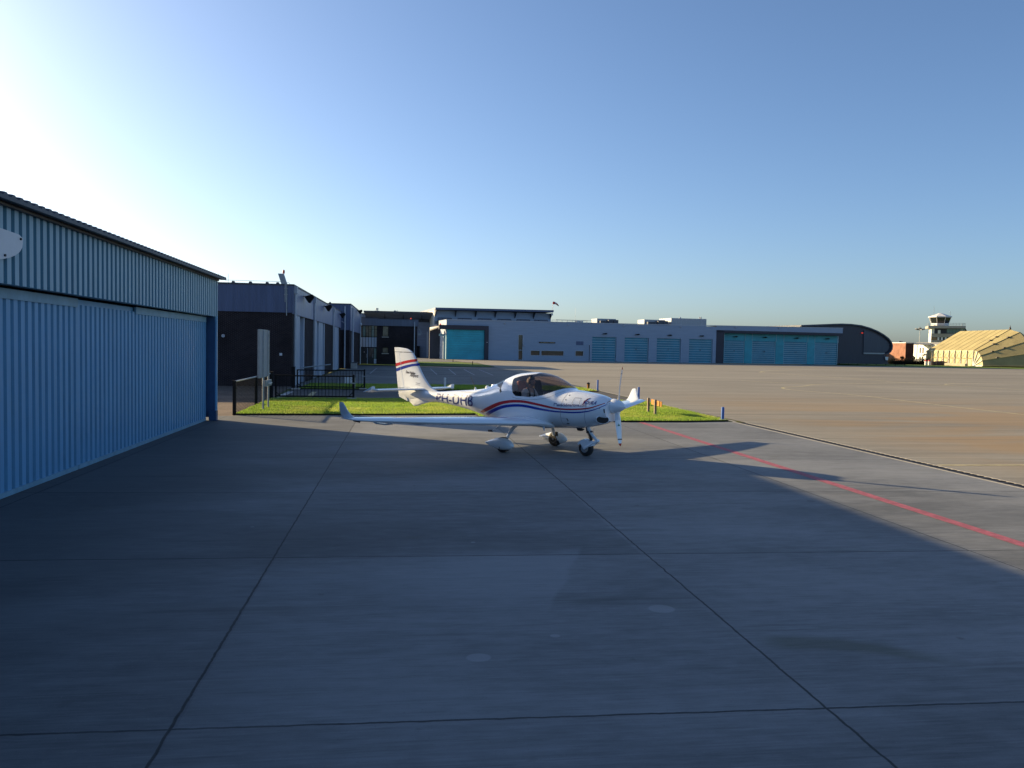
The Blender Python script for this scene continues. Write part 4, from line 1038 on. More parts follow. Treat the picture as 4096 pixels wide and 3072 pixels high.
wall_open(t, 190, 209, 0, 5.3, wy + [(200.2, 202.4, 0, 2.0)], .2)
e_.add([(xw + p[1], p[0], p[2]) for p in t.v], t.f); e_.quad((xw, 190, 0), (150, 190, 0), (150, 190, 5.3), (xw, 190, 5.3)); e_.quad((xw, 209, 0), (150, 209, 0), (150, 209, 5.3), (xw, 209, 5.3))
e_.build('wall', M['white_wall'], wt_, world=True)
e_ = MB(); e_.box(xw - .1, 150.1, 189.9, 209.1, 5.3, 5.42); e_.box(xw + .5, 150, 192, 208, 5.42, 5.9); e_.build('roof', M['roof_dark'], wt_, world=True)
for q in wy: e_ = MB(); e_.box(xw + .12, xw + .16, q[0], q[1], q[2], q[3]); e_.build('window', M['win'], wt_, world=True)
e_ = MB(); e_.box(xw + .14, xw + .18, 201.1, 202.4, 0, 2.0); e_.build('door', M['win'], wt_, world=True); e_ = MB(); e_.box(xw + .10, xw + .15, 200.2, 201.1, 0, 2.0); e_.build('door_leaf', M['pale_paint'], wt_, world=True)
e_ = MB(); e_.tube([(xw - .05, 206.9, 0), (xw - .05, 206.9, 5.2)], .06, 6); e_.build('downpipe', M['black_metal'], wt_, world=True)
e_ = MB(); e_.obox((xw - .25, 203.6, 2.55), (.3, 0, 0), (0, 1.9, -.3), (0, 0, .12)); e_.build('awning', M['black_metal'], wt_, world=True)

TY = 225
tw = empty('control_tower', (160, TY, 0), label='airport control tower with dark glazed cab and white roof', cat='tower')
def oct_(cx, cy, r, z, n=8, ph=.39): return [(cx + r * math.cos(ph + 2 * math.pi * k / n), cy + r * math.sin(ph + 2 * math.pi * k / n), z) for k in range(n)]
tcx, tcy = 159.5, TY + 3.5
e_ = MB(); e_.loft([oct_(tcx, tcy, 3.95, 13.85), oct_(tcx, tcy, 3.98, 14.15), oct_(tcx, tcy, .4, 15.2)]); e_.build('roof', M['tower_white'], tw, world=True)
e_ = MB(); e_.loft([oct_(tcx, tcy, 2.9, 12.1), oct_(tcx, tcy, 3.6, 13.85)]); cbn = e_.build('cab_glazing', M['tower_glass'], tw, world=True)
e_ = MB()
for k in range(8): e_.tube([oct_(tcx, tcy, 2.93, 12.1)[k], oct_(tcx, tcy, 3.63, 13.85)[k]], .07, 6)
e_.build('mullions', M['tower_white'], cbn, world=True)
e_ = MB(); e_.loft([oct_(tcx, tcy, 2.95, 11.4), oct_(tcx, tcy, 2.95, 12.1)]); e_.build('cab_base', M['tower_white'], tw, world=True)
e_ = MB(); e_.box(155.4, 167.0, TY - 1.5, TY + 9, 10.5, 11.25); e_.build('balcony', M['tower_conc'], tw, world=True)
e_ = MB()
for z in (11.6, 12.0):
    e_.tube([(155.5, TY - 1.4, z), (166.9, TY - 1.4, z)], .04, 5); e_.tube([(155.5, TY - 1.4, z), (155.5, TY + 8.9, z)], .04, 5); e_.tube([(166.9, TY - 1.4, z), (166.9, TY + 8.9, z)], .04, 5)
for k in range(13): e_.tube([(155.5 + 11.4 * k / 12, TY - 1.4, 11.2), (155.5 + 11.4 * k / 12, TY - 1.4, 12.05)], .04, 5)
e_.build('railing', M['galv'], tw, world=True)
e_ = MB(); e_.box(156.6, 165.8, TY, TY + 8, 8.95, 10.5); e_.build('upper_storey', M['navy'], tw, world=True)
e_ = MB(); e_.box(156.6, 157.5, TY - .3, TY + 7, 8.95, 10.5); e_.box(158.6, 159.4, TY - .5, TY - .01, 8.95, 10.0); e_.build('white_pier', M['tower_white'], tw, world=True)
for k in range(6):
    e_ = MB(); e_.box(161.4 + k * .95, 162.28 + k * .95, TY - .12, TY - .01, 9.1, 10.4); e_.build('window', M['green_glass'], tw, world=True)
for z0, z1 in ((7.9, 8.95), (0, 6.95)):
    e_ = MB(); e_.box(156.6, 165.6, TY - .15, TY + 8, z0, z1); e_.build('concrete_band', M['tower_conc'], tw, world=True)
e_ = MB(); e_.box(156.75, 165.5, TY + .05, TY + 7.9, 6.95, 7.9); e_.build('window_band', M['win'], tw, world=True)
for x in (158.6, 159.7, 160.9, 162.4): e_ = MB(); e_.box(x, x + .55, TY - .02, TY + .04, 7.0, 7.85); e_.build('blind', M['tower_white'], tw, world=True)
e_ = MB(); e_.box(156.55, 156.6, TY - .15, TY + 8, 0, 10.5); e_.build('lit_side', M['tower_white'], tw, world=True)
for x, z0, z1 in ((157.4, 13.9, 17.2), (162.6, 14.0, 15.7), (156.4, 13.9, 15.0)): e_ = MB(); e_.tube([(x, tcy - 1, z0), (x, tcy - 1, z1)], .05, 5); e_.build('aerial', M['galv'], tw, world=True)
e_ = MB(); e_.obox((167.4, TY + 1, 9.9), (.5, 0, 0), (0, 1.2, 0), (.9, 0, -1.4)); e_.build('outer_stair', M['black_metal'], tw, world=True)

tw.location = (159.8, 224.7, 0); tw.rotation_euler = (0, 0, R(-30)); tw.scale = (.85, 1, 1)
fm = empty('floodlight_mast', (157, 230, 0), label='tall lamp mast with two floodlight heads left of the control tower', cat='mast')
mp = atY(3680, 1316, 235)
e_ = MB(); e_.tube([(mp.x, 235, 0), (mp.x, 235, mp.z)], [.14, .09], 8); e_.build('shaft', M['galv'], fm, world=True, smooth=True)
for dx in (-.95, .95):
    e_ = MB(); e_.obox((mp.x + dx, 235, mp.z - .1), (1.0, 0, -.25 * (1 if dx < 0 else -1)), (0, .9, 0), (0, 0, .3)); e_.tube([(mp.x, 235, mp.z + .1), (mp.x + dx, 235, mp.z)], .08, 6); e_.build('lamp_head', M['roof_dark'], fm, world=True)
e_ = MB(); e_.tube([(mp.x, 235, mp.z), (mp.x, 235, mp.z + .9)], .05, 5); e_.box(mp.x - .4, mp.x + .4, 234.8, 235.2, mp.z + .1, mp.z + .4); e_.build('spike', M['roof_dark'], fm, world=True)

# yellow fabric shelter: five-sided hoops, hood end folded like a pram hood
T0, T1 = Vector((134.75, 195, 0)), Vector((132.72, 175, 0)); ta = (T1 - T0).normalized(); tbv = Vector((.995, -.1, 0)).normalized()
sh = empty('fabric_shelter', T1, label='large yellow fabric aircraft shelter with braced side wall', cat='shelter')
HW, HE, HR = 8.4, 3.7, 8.75
prof = [(0, HE), (HW, HR), (2 * HW, HE)]
def hoop(base, lean):
    s, c = math.sin(R(lean)), math.cos(R(lean)); return [base + tbv * v + ta * (z * s) + Vector((0, 0, z * c + .05)) for v, z in [(0, 0)] + prof + [(2 * HW, 0)]]
h0, h1 = hoop(T0, 0), hoop(T1, 0)
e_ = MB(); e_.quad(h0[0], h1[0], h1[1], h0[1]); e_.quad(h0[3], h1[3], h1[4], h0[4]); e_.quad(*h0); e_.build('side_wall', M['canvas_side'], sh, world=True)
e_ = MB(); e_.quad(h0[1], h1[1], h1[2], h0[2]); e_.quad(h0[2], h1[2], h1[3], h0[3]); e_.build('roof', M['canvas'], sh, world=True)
leans = [0, 24, 47, 68, 88]; hp = [hoop(T1, l) for l in leans]
for i in range(4):
    e_ = MB()
    for k in range(1, 3): e_.quad(hp[i][k], hp[i + 1][k], hp[i + 1][k + 1], hp[i][k + 1])
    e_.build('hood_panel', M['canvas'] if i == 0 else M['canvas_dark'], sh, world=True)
e_ = MB(); e_.add([T1 + Vector((0, 0, .06))] + [h[1] for h in hp], [(0, i, i + 1) for i in range(1, 5)]); e_.build('hood_cheek', M['canvas_side'], sh, world=True)
for i in range(5):
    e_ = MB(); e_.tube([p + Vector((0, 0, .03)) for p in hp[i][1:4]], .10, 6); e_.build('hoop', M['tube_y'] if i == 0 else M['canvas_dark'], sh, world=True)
for i in range(0, 5):
    e_ = MB(); e_.tube([T1 - tbv * .12 + Vector((0, 0, .1)), hp[i][1] - tbv * .12], .11, 6); e_.build('hood_strut', M['tube_w'], sh, world=True)
n = 9
e_ = MB(); s1 = MB()
for k in range(n):
    b0 = T0.lerp(T1, k / (n - 1)) - tbv * .14
    if k < n - 1: e_.tube([b0 + Vector((0, 0, .05)), b0 + Vector((0, 0, HE))], .12, 6)
    for sgn_ in (-1, 1):
        q0 = b0 + ta * sgn_ * 1.9 - tbv * 1.4
        s1.tube([b0 + Vector((0, 0, HE)), q0 + Vector((0, 0, .1))], .05, 5)
s1.tube([T0 - tbv * .16 + Vector((0, 0, 1.9)), T1 - tbv * .16 + Vector((0, 0, 1.9))], .05, 5)
e_.build('wall_post', M['tube_w'], sh, world=True); s1.build('bracing', M['tube_y'], sh, world=True)
e_ = MB()
for k in range(1, n - 1):
    a, b_, c = h0[1].lerp(h1[1], k / (n - 1)), h0[2].lerp(h1[2], k / (n - 1)), h0[3].lerp(h1[3], k / (n - 1)); e_.tube([a + Vector((0, 0, .02)), b_ + Vector((0, 0, .02)), c + Vector((0, 0, .02))], .03, 5)
e_.build('roof_seams', M['canvas_dark'], sh, world=True)
for a, f0 in ((1, .38), (1, .72), (0, .45), (0, .62), (2, .5), (2, .25), (3, .3)):
    p = hp[a][1].lerp(hp[a][2], f0); e_ = MB(); e_.box(p.x - .25, p.x + .25, p.y - .2, p.y + .2, p.z + .02, p.z + .3); e_.build('tie_buckle', M['tarp'], sh, world=True)
e_ = MB(); p = h1[2]; e_.lathe([(0, .25), (.35, .2), (.6, .08), (1.0, .03)], (p.x, p.y, p.z), (0, 0, 1), 10); e_.build('ridge_light', M['tarp'], sh, world=True)
# ballast blocks, one by one
random.seed(11)
bl0 = T0.lerp(T1, .45) - tbv * 2.6; 
proto = None
for k in range(8):
    p = T0.lerp(T1, .40 + .082 * k) - tbv * 1.9
    if proto is None:
        e_ = MB(); e_.box(-.4, .4, -.72, .72, 0, .62); proto = e_.build('concrete_block', M['block'], None, bevel=.04); o = proto
    else: o = proto.copy(); col.objects.link(o)
    o.location = (p.x + random.uniform(-.08, .08), p.y, .01); o.rotation_euler = (0, 0, .1 + random.uniform(-.04, .04))
    tag(o, ['concrete ballast block beside the dark tarp mound, first of the row', 'concrete ballast block second from the tarp mound', 'concrete ballast block third from the tarp mound', 'concrete ballast block fourth in the row along the shelter',
            'concrete ballast block fifth in the row along the shelter', 'concrete ballast block third from the hood end', 'concrete ballast block second from the hood end', 'concrete ballast block last of the row at the hood end'][k], 'block', 'ballast blocks along the yellow shelter')
e_ = MB(); e_.box(-.4, .4, -1.0, 1.0, 0, .62); o = e_.build('concrete_block', M['block'], None, bevel=.04); p = T1 + ta * 1.6 + tbv * 1.3; o.location = (p.x + 3.2, p.y - .5, .01); o.rotation_euler = (0, 0, 1.5)
tag(o, 'shaded concrete block lying in front of the shelter hood', 'block', 'ballast blocks along the yellow shelter')
for k, (x, y) in enumerate(((125.9, 182.6), (127.0, 182.9))):
    c_ = empty('gas_cylinder', (x, y, 0), label=['white cylinder with a red top, left of the pair by the shelter', 'white cylinder with a red top, right of the pair by the shelter'][k], cat='cylinder', group='red topped cylinders by the shelter')
    e_ = MB(); e_.lathe([(0, .3), (.95, .3)], (x, y, 0), (0, 0, 1), 14); e_.build('body', M['post_white'], c_, world=True, smooth=True)
    e_ = MB(); e_.lathe([(.951, .31), (1.05, .31), (1.22, .22), (1.3, .08)], (x, y, 0), (0, 0, 1), 14); e_.build('cap', M['red_paint'], c_, world=True, smooth=True)
def mound(name, c, sx, sy, sz, label, seed):
    random.seed(seed); mb = MB(); nu, nv = 18, 8; vs = []; fs = []
    for j in range(nv + 1):
        t = j / nv * math.pi / 2
        for i in range(nu):
            a = 2 * math.pi * i / nu; k = 1 + random.uniform(-.16, .16)
            vs.append((c[0] + sx * math.cos(t) ** .6 * math.cos(a) * k, c[1] + sy * math.cos(t) ** .6 * math.sin(a) * k, sz * math.sin(t) * (1 + random.uniform(-.08, .08))))
    for j in range(nv):
        for i in range(nu): fs.append((j * nu + i, j * nu + (i + 1) % nu, (j + 1) * nu + (i + 1) % nu, (j + 1) * nu + i))
    mb.add(vs, fs); return tag(mb.build(name, M['tarp'], None, smooth=True), label, 'covered gear')
mound('covered_equipment', (128.4, 183.5), .9, .8, .95, 'small dark tarp covered heap right of the red topped cylinders', 5)
mound('covered_equipment', (131.2, 184.5), 1.9, .9, 1.05, 'long dark tarp covered heap at the foot of the shelter', 6)
# low hedge by the brick block
def leaf_mass(name, pts, n, s, mat, parent=None):
    v = []; f = []
    for k in range(n):
        cx, cy, cz, rx, ry, rz = random.choice(pts)
        while True:
            a, b_, c = (random.uniform(-1, 1) for _ in range(3))
            if a * a + b_ * b_ + c * c <= 1: break
        p = Vector((cx + a * rx, cy + b_ * ry, max(.02, cz + c * rz))); d1 = Vector((random.gauss(0, 1), random.gauss(0, 1), random.gauss(0, 1))).normalized(); d2 = d1.orthogonal().normalized()
        b0 = len(v); q = s * random.uniform(.6, 1.3); v += [tuple(p - d1 * q), tuple(p + d2 * q * .5), tuple(p + d1 * q), tuple(p - d2 * q * .5)]; f.append((b0, b0 + 1, b0 + 2, b0 + 3))
    me = bpy.data.meshes.new(name); me.from_pydata(v, [], f); me.materials.append(mat); o = bpy.data.objects.new(name, me); col.objects.link(o)
    if parent: o.parent = parent
    return o
hd = empty('hedge', (0, 0, 0), label='dark unclipped hedge in front of the orange brick block', cat='hedge')
hpts = [(121.5 + k * .95 + random.uniform(-.3, .3), 190 + random.uniform(-.6, .6), .75, .9, .8, random.choice((.9, 1.1, .8))) for k in range(12)] + [(121 + k * .8, 189.3, .45, .8, .6, .55) for k in range(15)] + [(124.5, 190, 1.7, .5, .5, .35), (127.6, 190, 1.6, .5, .4, .6)]
leaf_mass('foliage', hpts, 9000, .14, M['leaf'], hd)
e_ = MB()
for x, y, *_ in hpts[:12]: e_.tube([(x, y, 0), (x + .1, y, .9)], [.05, .02], 5)
e_.build('stems', M['wood'], hd)
# covered trailer seen between the halls
tl = empty('box_trailer', (126.5, 205, 0), label='grey box trailer under a blue cover between the arched hall and the brick block', cat='trailer')
e_ = MB(); e_.box(123.5, 130, 205, 209, .7, 2.4); e_.build('body', M['hvac'], tl, world=True, bevel=.05)
e_ = MB(); e_.prism([(123.3, 204.9, 2.4), (130.1, 204.9, 2.4), (130.0, 204.9, 3.3), (124.2, 204.9, 3.75), (123.4, 204.9, 3.4)], (0, 4.2, 0)); e_.build('cover', M['trailer_blue'], tl, world=True)
e_ = MB(); e_.box(123.8, 126, 205.05, 206, .05, .7); e_.build('undercarriage', M['black_metal'], tl, world=True)
bo = empty('distant_building', (135, 250, 0), label='dark distant building showing between the arched hall and the brick block', cat='building')
e_ = MB(); e_.box(150, 172, 252, 260, 0, 5.0); e_.build('wall', M['navy'], bo, world=True); e_ = MB(); e_.box(149.5, 172.5, 251.5, 260.5, 5.0, 5.5); e_.build('roof', M['hvac'], bo, world=True)
for k in range(4): e_ = MB(); e_.box(151.2 + k * 1.6, 152.2 + k * 1.6, 251.9, 251.99, 2.6, 3.9); e_.build('window', M['white_sign'], bo, world=True)

# ------------------------------------------------------------------ fence, gates, totem, posts
ff = empty('wire_fence', (-5.5, 30, 0), label='black wire mesh fence beside the blue hangar corner', cat='fence')
fp = [(-5.46, 27.95), (-5.49, 32.2), (-5.52, 35.7)]
for x, y in fp:
    e_ = MB(); e_.box(x - .05, x + .05, y - .05, y + .05, 0, 1.14); e_.build('post', M['black_metal'], ff, world=True)
e_ = MB(); e_.tube([(*fp[0], 1.11), (*fp[1], 1.11), (*fp[2], 1.11)], .03, 8); e_.build('top_rail', M['galv'], ff, world=True, smooth=True)
e_ = MB()
for k in range(22): z = .05 + k * .048; e_.tube([(*fp[0], z), (*fp[2], z)], .0065, 4, False)
for k in range(40):
    t = k / 39; x = fp[0][0] + (fp[2][0] - fp[0][0]) * t; y = fp[0][1] + (fp[2][1] - fp[0][1]) * t; e_.tube([(x, y, .03), (x, y, 1.1)], .005, 4, False)
e_.build('mesh_panel', M['black_metal'], ff, world=True)

def gate(x0, x1, y0, y1, label, h=1.02, rail_top=False):
    g_ = empty('swing_gate', (x0, y0, 0), label=label, cat='gate', group='black swing gates across the service road')
    e = MB(); e.box(x0 - .12, x0 + .06, y0 - .09, y0 + .09, 0, 1.16); e.box(x0 - .14, x0 + .08, y0 - .11, y0 + .11, 1.16, 1.19); e.build('gate_post', M['black_metal'], g_, world=True, bevel=.008)
    a, b_ = Vector((x0 + .18, y0, 0)), Vector((x1, y1, 0)); e = MB()
    e.obox((a + b_) / 2 + Vector((0, 0, h)), (b_ - a), (0, .06, 0), (0, 0, .06)); e.obox((a + b_) / 2 + Vector((0, 0, .14)), (b_ - a), (0, .06, 0), (0, 0, .06))
    for p in (a, b_): e.box(p.x - .035, p.x + .035, p.y - .032, p.y + .032, .06, h + .03)
    for p, s in ((a, 1), (b_, -1)):
        for z, dz_ in ((h, -.2), (.14, .2)): e.obox((p + Vector((s * .1, 0, z + dz_ / 2))), (s * .2, 0, -dz_), (0, .03, 0), (.02 * s, 0, .03))
    fr = e.build('gate_frame', M['black_metal'], g_, world=True)
    for k in range(1, 22):
        p = a.lerp(b_, k / 22); e = MB(); e.tube([p + Vector((0, 0, .15)), p + Vector((0, 0, h))], .012, 6, False); e.build('bar', M['black_metal'], g_, world=True)
    e = MB(); e.box(x1 - .03, x1 + .05, y1 - .05, y1 + .05, 0, h + .08); e.build('closing_post', M['black_metal'], g_, world=True)
    e = MB(); e.box(x1 - .13, x1 + .10, y1 - .08, y1 - .051, h - .32, h - .27); e.box(x1 + .055, x1 + .085, y1 - .03, y1 + .03, h - .5, h - .05); e.build('latch', M['galv'], g_, world=True)
    e = MB(); e.box(x0 - .1, x0 + .35, y0 - .30, y0 - .1, 0, .07); e.build('footing', M['kerb'], g_, world=True, bevel=.02)
    e = MB(); e.box(x1 - .25, x1 + .15, y1 - .30, y1 - .1, .04, .10); e.build('ground_stop', M['kerb'], g_, world=True, bevel=.02)
gate(-5.5, -2.06, 36.0, 36.1, 'black barred gate on the lawn edge, nearer of the two')
gate(-5.6, -1.95, 44.1, 44.2, 'black barred gate across the far side of the road')
gb2 = empty('barrier_arm', (-5.5, 44.3, 0), label='thin pale bar propped on the far gate post', cat='barrier')
e_ = MB(); e_.tube([(-5.3, 44.25, 1.12), (-3.9, 46.2, 1.28)], .035, 6); e_.build('bar', M['galv'], gb2, world=True, smooth=True)
e_ = MB(); e_.box(-3.4, -2.9, 50.4, 50.6, .005, .42); tag(e_.build('utility_box', M['white_sign'], None, bevel=.02), 'small pale utility box seen through the far gate bars', 'box')

# totem board on two poles
tt = empty('notice_board', (-4.84, 30.6, 0), rz=0, label='tall grey notice board on two galvanised poles, seen almost edge on', cat='sign')
tv = Vector((.01, 1, 0)).normalized(); tn = Vector((1, -.01, 0)).normalized(); tc = Vector((-4.85, 29.80, 0))
e_ = MB(); e_.obox(tc + Vector((0, 0, 2.03)), tv * 1.7, tn * .03, (0, 0, 1.60)); bd = e_.build('board', M['board_grey'], tt, world=True)
for s in (-1, 1):
    e_ = MB(); e_.obox(tc + tv * .87 * s + Vector((0, 0, 2.03)), tv * .06, tn * .06, (0, 0, 1.66)); e_.build('side_frame', M['galv'], bd, world=True)
e_ = MB(); e_.obox(tc + Vector((0, 0, 2.85)), tv * 1.7, tn * .055, (0, 0, .05)); e_.obox(tc + Vector((0, 0, 1.21)), tv * 1.7, tn * .055, (0, 0, .05)); e_.build('cross_frame', M['galv'], bd, world=True)
for k in (-.12, .94):
    p = tc + tv * k + tn * .03; e_ = MB(); e_.tube([p, p + Vector((0, 0, 2.86))], .035, 10); e_.build('pole', M['galv'], tt, world=True, smooth=True)
e_ = MB(); e_.obox(tc + tv * .45 + tn * .10 + Vector((0, 0, .97)), tv * 1.1, tn * .08, (0, 0, .22)); e_.build('junction_box', M['galv'], tt, world=True, bevel=.01)
e_ = MB(); e_.obox(tc + tv * .5 + tn * .17 + Vector((0, 0, .97)), tv * .5, tn * .06, (0, 0, .04)); e_.build('clamp', M['tower_white'], tt, world=True)

def blue_post(x, y, h, label):
    o = empty('marker_post', (x, y, .05), label=label, cat='post', group='blue marker posts along the lawn edge')
    e = MB(); e.lathe([(-.05, .052), (h - .03, .052), (h, .035)], (0, 0, 0), (0, 0, 1), 14); e.build('shaft', M['post_blue'], o, smooth=True)
    e = MB(); e.box(-.10, .10, -.10, .10, -.03, .02); e.build('base', M['kerb'], o, bevel=.01)
blue_post(11.05, 45.2, .62, 'blue marker post farthest back, beside the upper propeller blade')
blue_post(11.0, 36.95, .62, 'blue marker post behind the orange board')
blue_post(11.0, 26.85, .44, 'blue marker post at the near right corner of the lawn')
yl = empty('marker_light', (11.0, 47.3, .05), label='small amber edge light with a dark cap on the far lawn', cat='light')
e_ = MB(); e_.lathe([(-.03, .10), (.02, .10), (.03, .065), (.27, .085)], (0, 0, 0), (0, 0, 1), 14); e_.build('body', M['amber'], yl, smooth=True)
e_ = MB(); e_.lathe([(.271, .10), (.31, .10), (.36, .06), (.38, .01)], (0, 0, 0), (0, 0, 1), 14); e_.build('lens', M['black_metal'], yl, smooth=True)
osn = empty('ground_sign', (9.2, 29.3, 0), label='orange board between two short wooden posts on the lawn', cat='sign')
for x, y in ((9.28, 29.85), (9.2, 28.75)):
    e_ = MB(); e_.box(x - .042, x + .042, y - .042, y + .042, 0, .60); e_.build('post', M['wood'], osn, world=True, bevel=.006)
e_ = MB(); e_.quad((9.38, 29.75, .37), (9.36, 28.45, .36), (9.36, 28.45, .545), (9.38, 29.75, .56)); v0 = e_.v[:]; e_ = MB(); e_.prism(v0, (-.03, 0, 0)); e_.build('board', M['orange'], osn, world=True)
e_ = MB(); e_.quad((9.377, 29.45, .41), (9.368, 28.95, .40), (9.368, 28.95, .50), (9.377, 29.45, .52)); v0 = e_.v[:]; e_ = MB(); e_.prism([(a - .036, b, c) for a, b, c in v0], (-.002, 0, 0)); e_.build('dark_patch', M['amber'], osn, world=True)
for k, (x, y, h) in enumerate(((2.38, 44.75, .64), (2.80, 44.8, .26))):
    o = empty('bollard', (x, y, .05), label=['taller white bollard behind the tailplane', 'short white bollard directly behind the far tailplane tip'][k], cat='bollard', group='white bollards on the far lawn')
    e = MB(); e.lathe([(-.03, .06), (h - .02, .06), (h, .04)], (0, 0, 0), (0, 0, 1), 12); e.build('shaft', M['post_white'], o, smooth=True)
for k, (x, y) in enumerate(((7.9, 126.3), (9.3, 107.5))):
    o = empty('stake', (x, y, 0), label=['thin dark stake on the sunlit end of the far lawn', 'thin dark stake on the shaded corner of the far lawn'][k], cat='stake', group='stakes on the far lawn')
    e = MB(); e.tube([(0, 0, 0), (0, 0, .5)], .05, 6); e.build('shaft', M['black_metal'], o)

# ------------------------------------------------------------------ the light aircraft: local frame x forward, y left, z up
AC = empty('light_aircraft', (3.06, 19.08, 0), R(-49), label='white low wing two seat aircraft with red and blue stripes', cat='aircraft')
ST = [(-4.50, 1.24, .97, .030, 1.10, 2.0), (-4.0, 1.24, .935, .065, 1.09, 2.0), (-3.6, 1.22, .925, .11, 1.08, 2.0), (-3.2, 1.21, .94, .15, 1.08, 2.1), (-2.5, 1.27, .88, .215, 1.08, 2.1),
      (-1.83, 1.33, .79, .30, 1.07, 2.1), (-1.4, 1.39, .70, .375, 1.07, 2.15), (-1.13, 1.48, .64, .43, 1.07, 2.2), (-.93, 1.55, .61, .47, 1.07, 2.2), (-.72, 1.64, .585, .505, 1.07, 2.2),
      (-.37, 1.77, .56, .55, 1.08, 2.2), (-.07, 1.815, .55, .575, 1.08, 2.2), (.27, 1.83, .545, .585, 1.08, 2.2), (.60, 1.785, .56, .585, 1.08, 2.2), (.83, 1.70, .575, .575, 1.08, 2.2),
      (1.07, 1.575, .59, .56, 1.08, 2.25), (1.20, 1.49, .60, .55, 1.07, 2.3), (1.52, 1.455, .62, .515, 1.06, 2.4), (1.95, 1.40, .70, .44, 1.07, 2.35), (2.16, 1.345, .76, .385, 1.08, 2.2), (2.33, 1.27, .83, .30, 1.09, 2.1)]
def hermite(xs, ys, x):
    n = len(xs)
    if x <= xs[0]: return ys[0]
    if x >= xs[-1]: return ys[-1]
    i = max(k for k in range(n - 1) if xs[k] <= x)
    def m(k):
        if k == 0: return (ys[1] - ys[0]) / (xs[1] - xs[0])
        if k == n - 1: return (ys[-1] - ys[-2]) / (xs[-1] - xs[-2])
        return (ys[k + 1] - ys[k - 1]) / (xs[k + 1] - xs[k - 1])
    h = xs[i + 1] - xs[i]; t = (x - xs[i]) / h
    return (2 * t ** 3 - 3 * t ** 2 + 1) * ys[i] + (t ** 3 - 2 * t ** 2 + t) * h * m(i) + (-2 * t ** 3 + 3 * t ** 2) * ys[i + 1] + (t ** 3 - t ** 2) * h * m(i + 1)
XS = [s[0] for s in ST]; COLS = [[s[k] for s in ST] for k in range(6)]
def sec(x): return [hermite(XS, COLS[k], x) for k in range(1, 6)]
def surf(x, z):
    zt, zb, hw, zm, n = sec(x)
    q = (z - zm) / (zt - zm) if z > zm else (zm - z) / (zm - zb)
    q = min(abs(q), 1)
    return hw * (1 - q ** n) ** (1 / n)
def pl(pts, x): 
    return hermite([p[0] for p in pts], [p[1] for p in pts], x)
def lin(pts, x):
    if x <= pts[0][0]: return pts[0][1]
    for (a, b), (c, d) in zip(pts, pts[1:]):
        if x <= c: return b + (d - b) * (x - a) / (c - a)
    return pts[-1][1]
SILL = [(-.20, 1.50), (-.15, 1.40), (-.10, 1.335), (-.03, 1.292), (.08, 1.276), (.33, 1.278), (.60, 1.302), (.81, 1.348), (.98, 1.415), (1.09, 1.470), (1.17, 1.512)]
ROOFL = [(-.27, 1.66), (-.24, 1.685), (-.08, 1.742), (.12, 1.775), (.30, 1.80), (.36, 1.90)]
REAR = [(-.262, 1.60), (-.20, 1.50)]
def zone(x, z):
    if -.28 < x < 1.175:
        xl = lin([(1.30, -.10), (1.385, -.135), (1.49, -.185), (1.617, -.243), (1.69, -.268)], z)
        if x > xl and z > lin(SILL, x) and (x > .33 or z < lin(ROOFL, x)): return 'glass'
    if -.95 < x < -.545:
        lo = lin([(-.93, 1.535), (-.75, 1.478), (-.58, 1.42), (-.545, 1.41)], x)
        if z > lo and x < lin([(1.40, -.55), (1.64, -.60), (1.75, -.62)], z): return 'rear'
    return 'body'
NT = 260
xs = []
x = -4.5
while x < 2.331:
    xs.append(x); x += .010 if -1.0 < x < 1.25 else .05
xs.append(2.33)
rings = []
for x in xs:
    zt, zb, hw, zm, n = sec(x); rg = []
    for k in range(NT):
        a = 2 * math.pi * k / NT; ca, sa = math.cos(a), math.sin(a); e = 2 / n
        yy = hw * math.copysign(abs(ca) ** e, ca); zz = zm + (zt - zm if sa > 0 else zm - zb) * math.copysign(abs(sa) ** e, sa)
        rg.append((x, yy, zz))
    rings.append(rg)
parts = {'body': MB(), 'glass': MB(), 'rear': MB()}
idx = {k: {} for k in parts}
def vid(kind, i, k):
    d = idx[kind]
    if (i, k) not in d: d[(i, k)] = len(parts[kind].v); parts[kind].v.append(rings[i][k])
    return d[(i, k)]
for i in range(len(xs) - 1):
    for k in range(NT):
        k2 = (k + 1) % NT
        c = [rings[i][k], rings[i][k2], rings[i + 1][k2], rings[i + 1][k]]
        kind = zone(sum(p[0] for p in c) / 4, sum(p[2] for p in c) / 4)
        parts[kind].f.append([vid(kind, i, k), vid(kind, i, k2), vid(kind, i + 1, k2), vid(kind, i + 1, k)]); parts[kind].mi.append(0)
b_ = parts['body']
b_.f.append([vid('body', 0, k) for k in range(NT)]); b_.mi.append(0)
b_.f.append([vid('body', len(xs) - 1, k) for k in reversed(range(NT))]); b_.mi.append(0)
fus = b_.build('fuselage', M['white'], AC, smooth=True, angle=50)
can = parts['glass'].build('canopy', M['canopy'], AC, smooth=True)
rwn = parts['rear'].build('rear_window', M['canopy_clear'], AC, smooth=True)
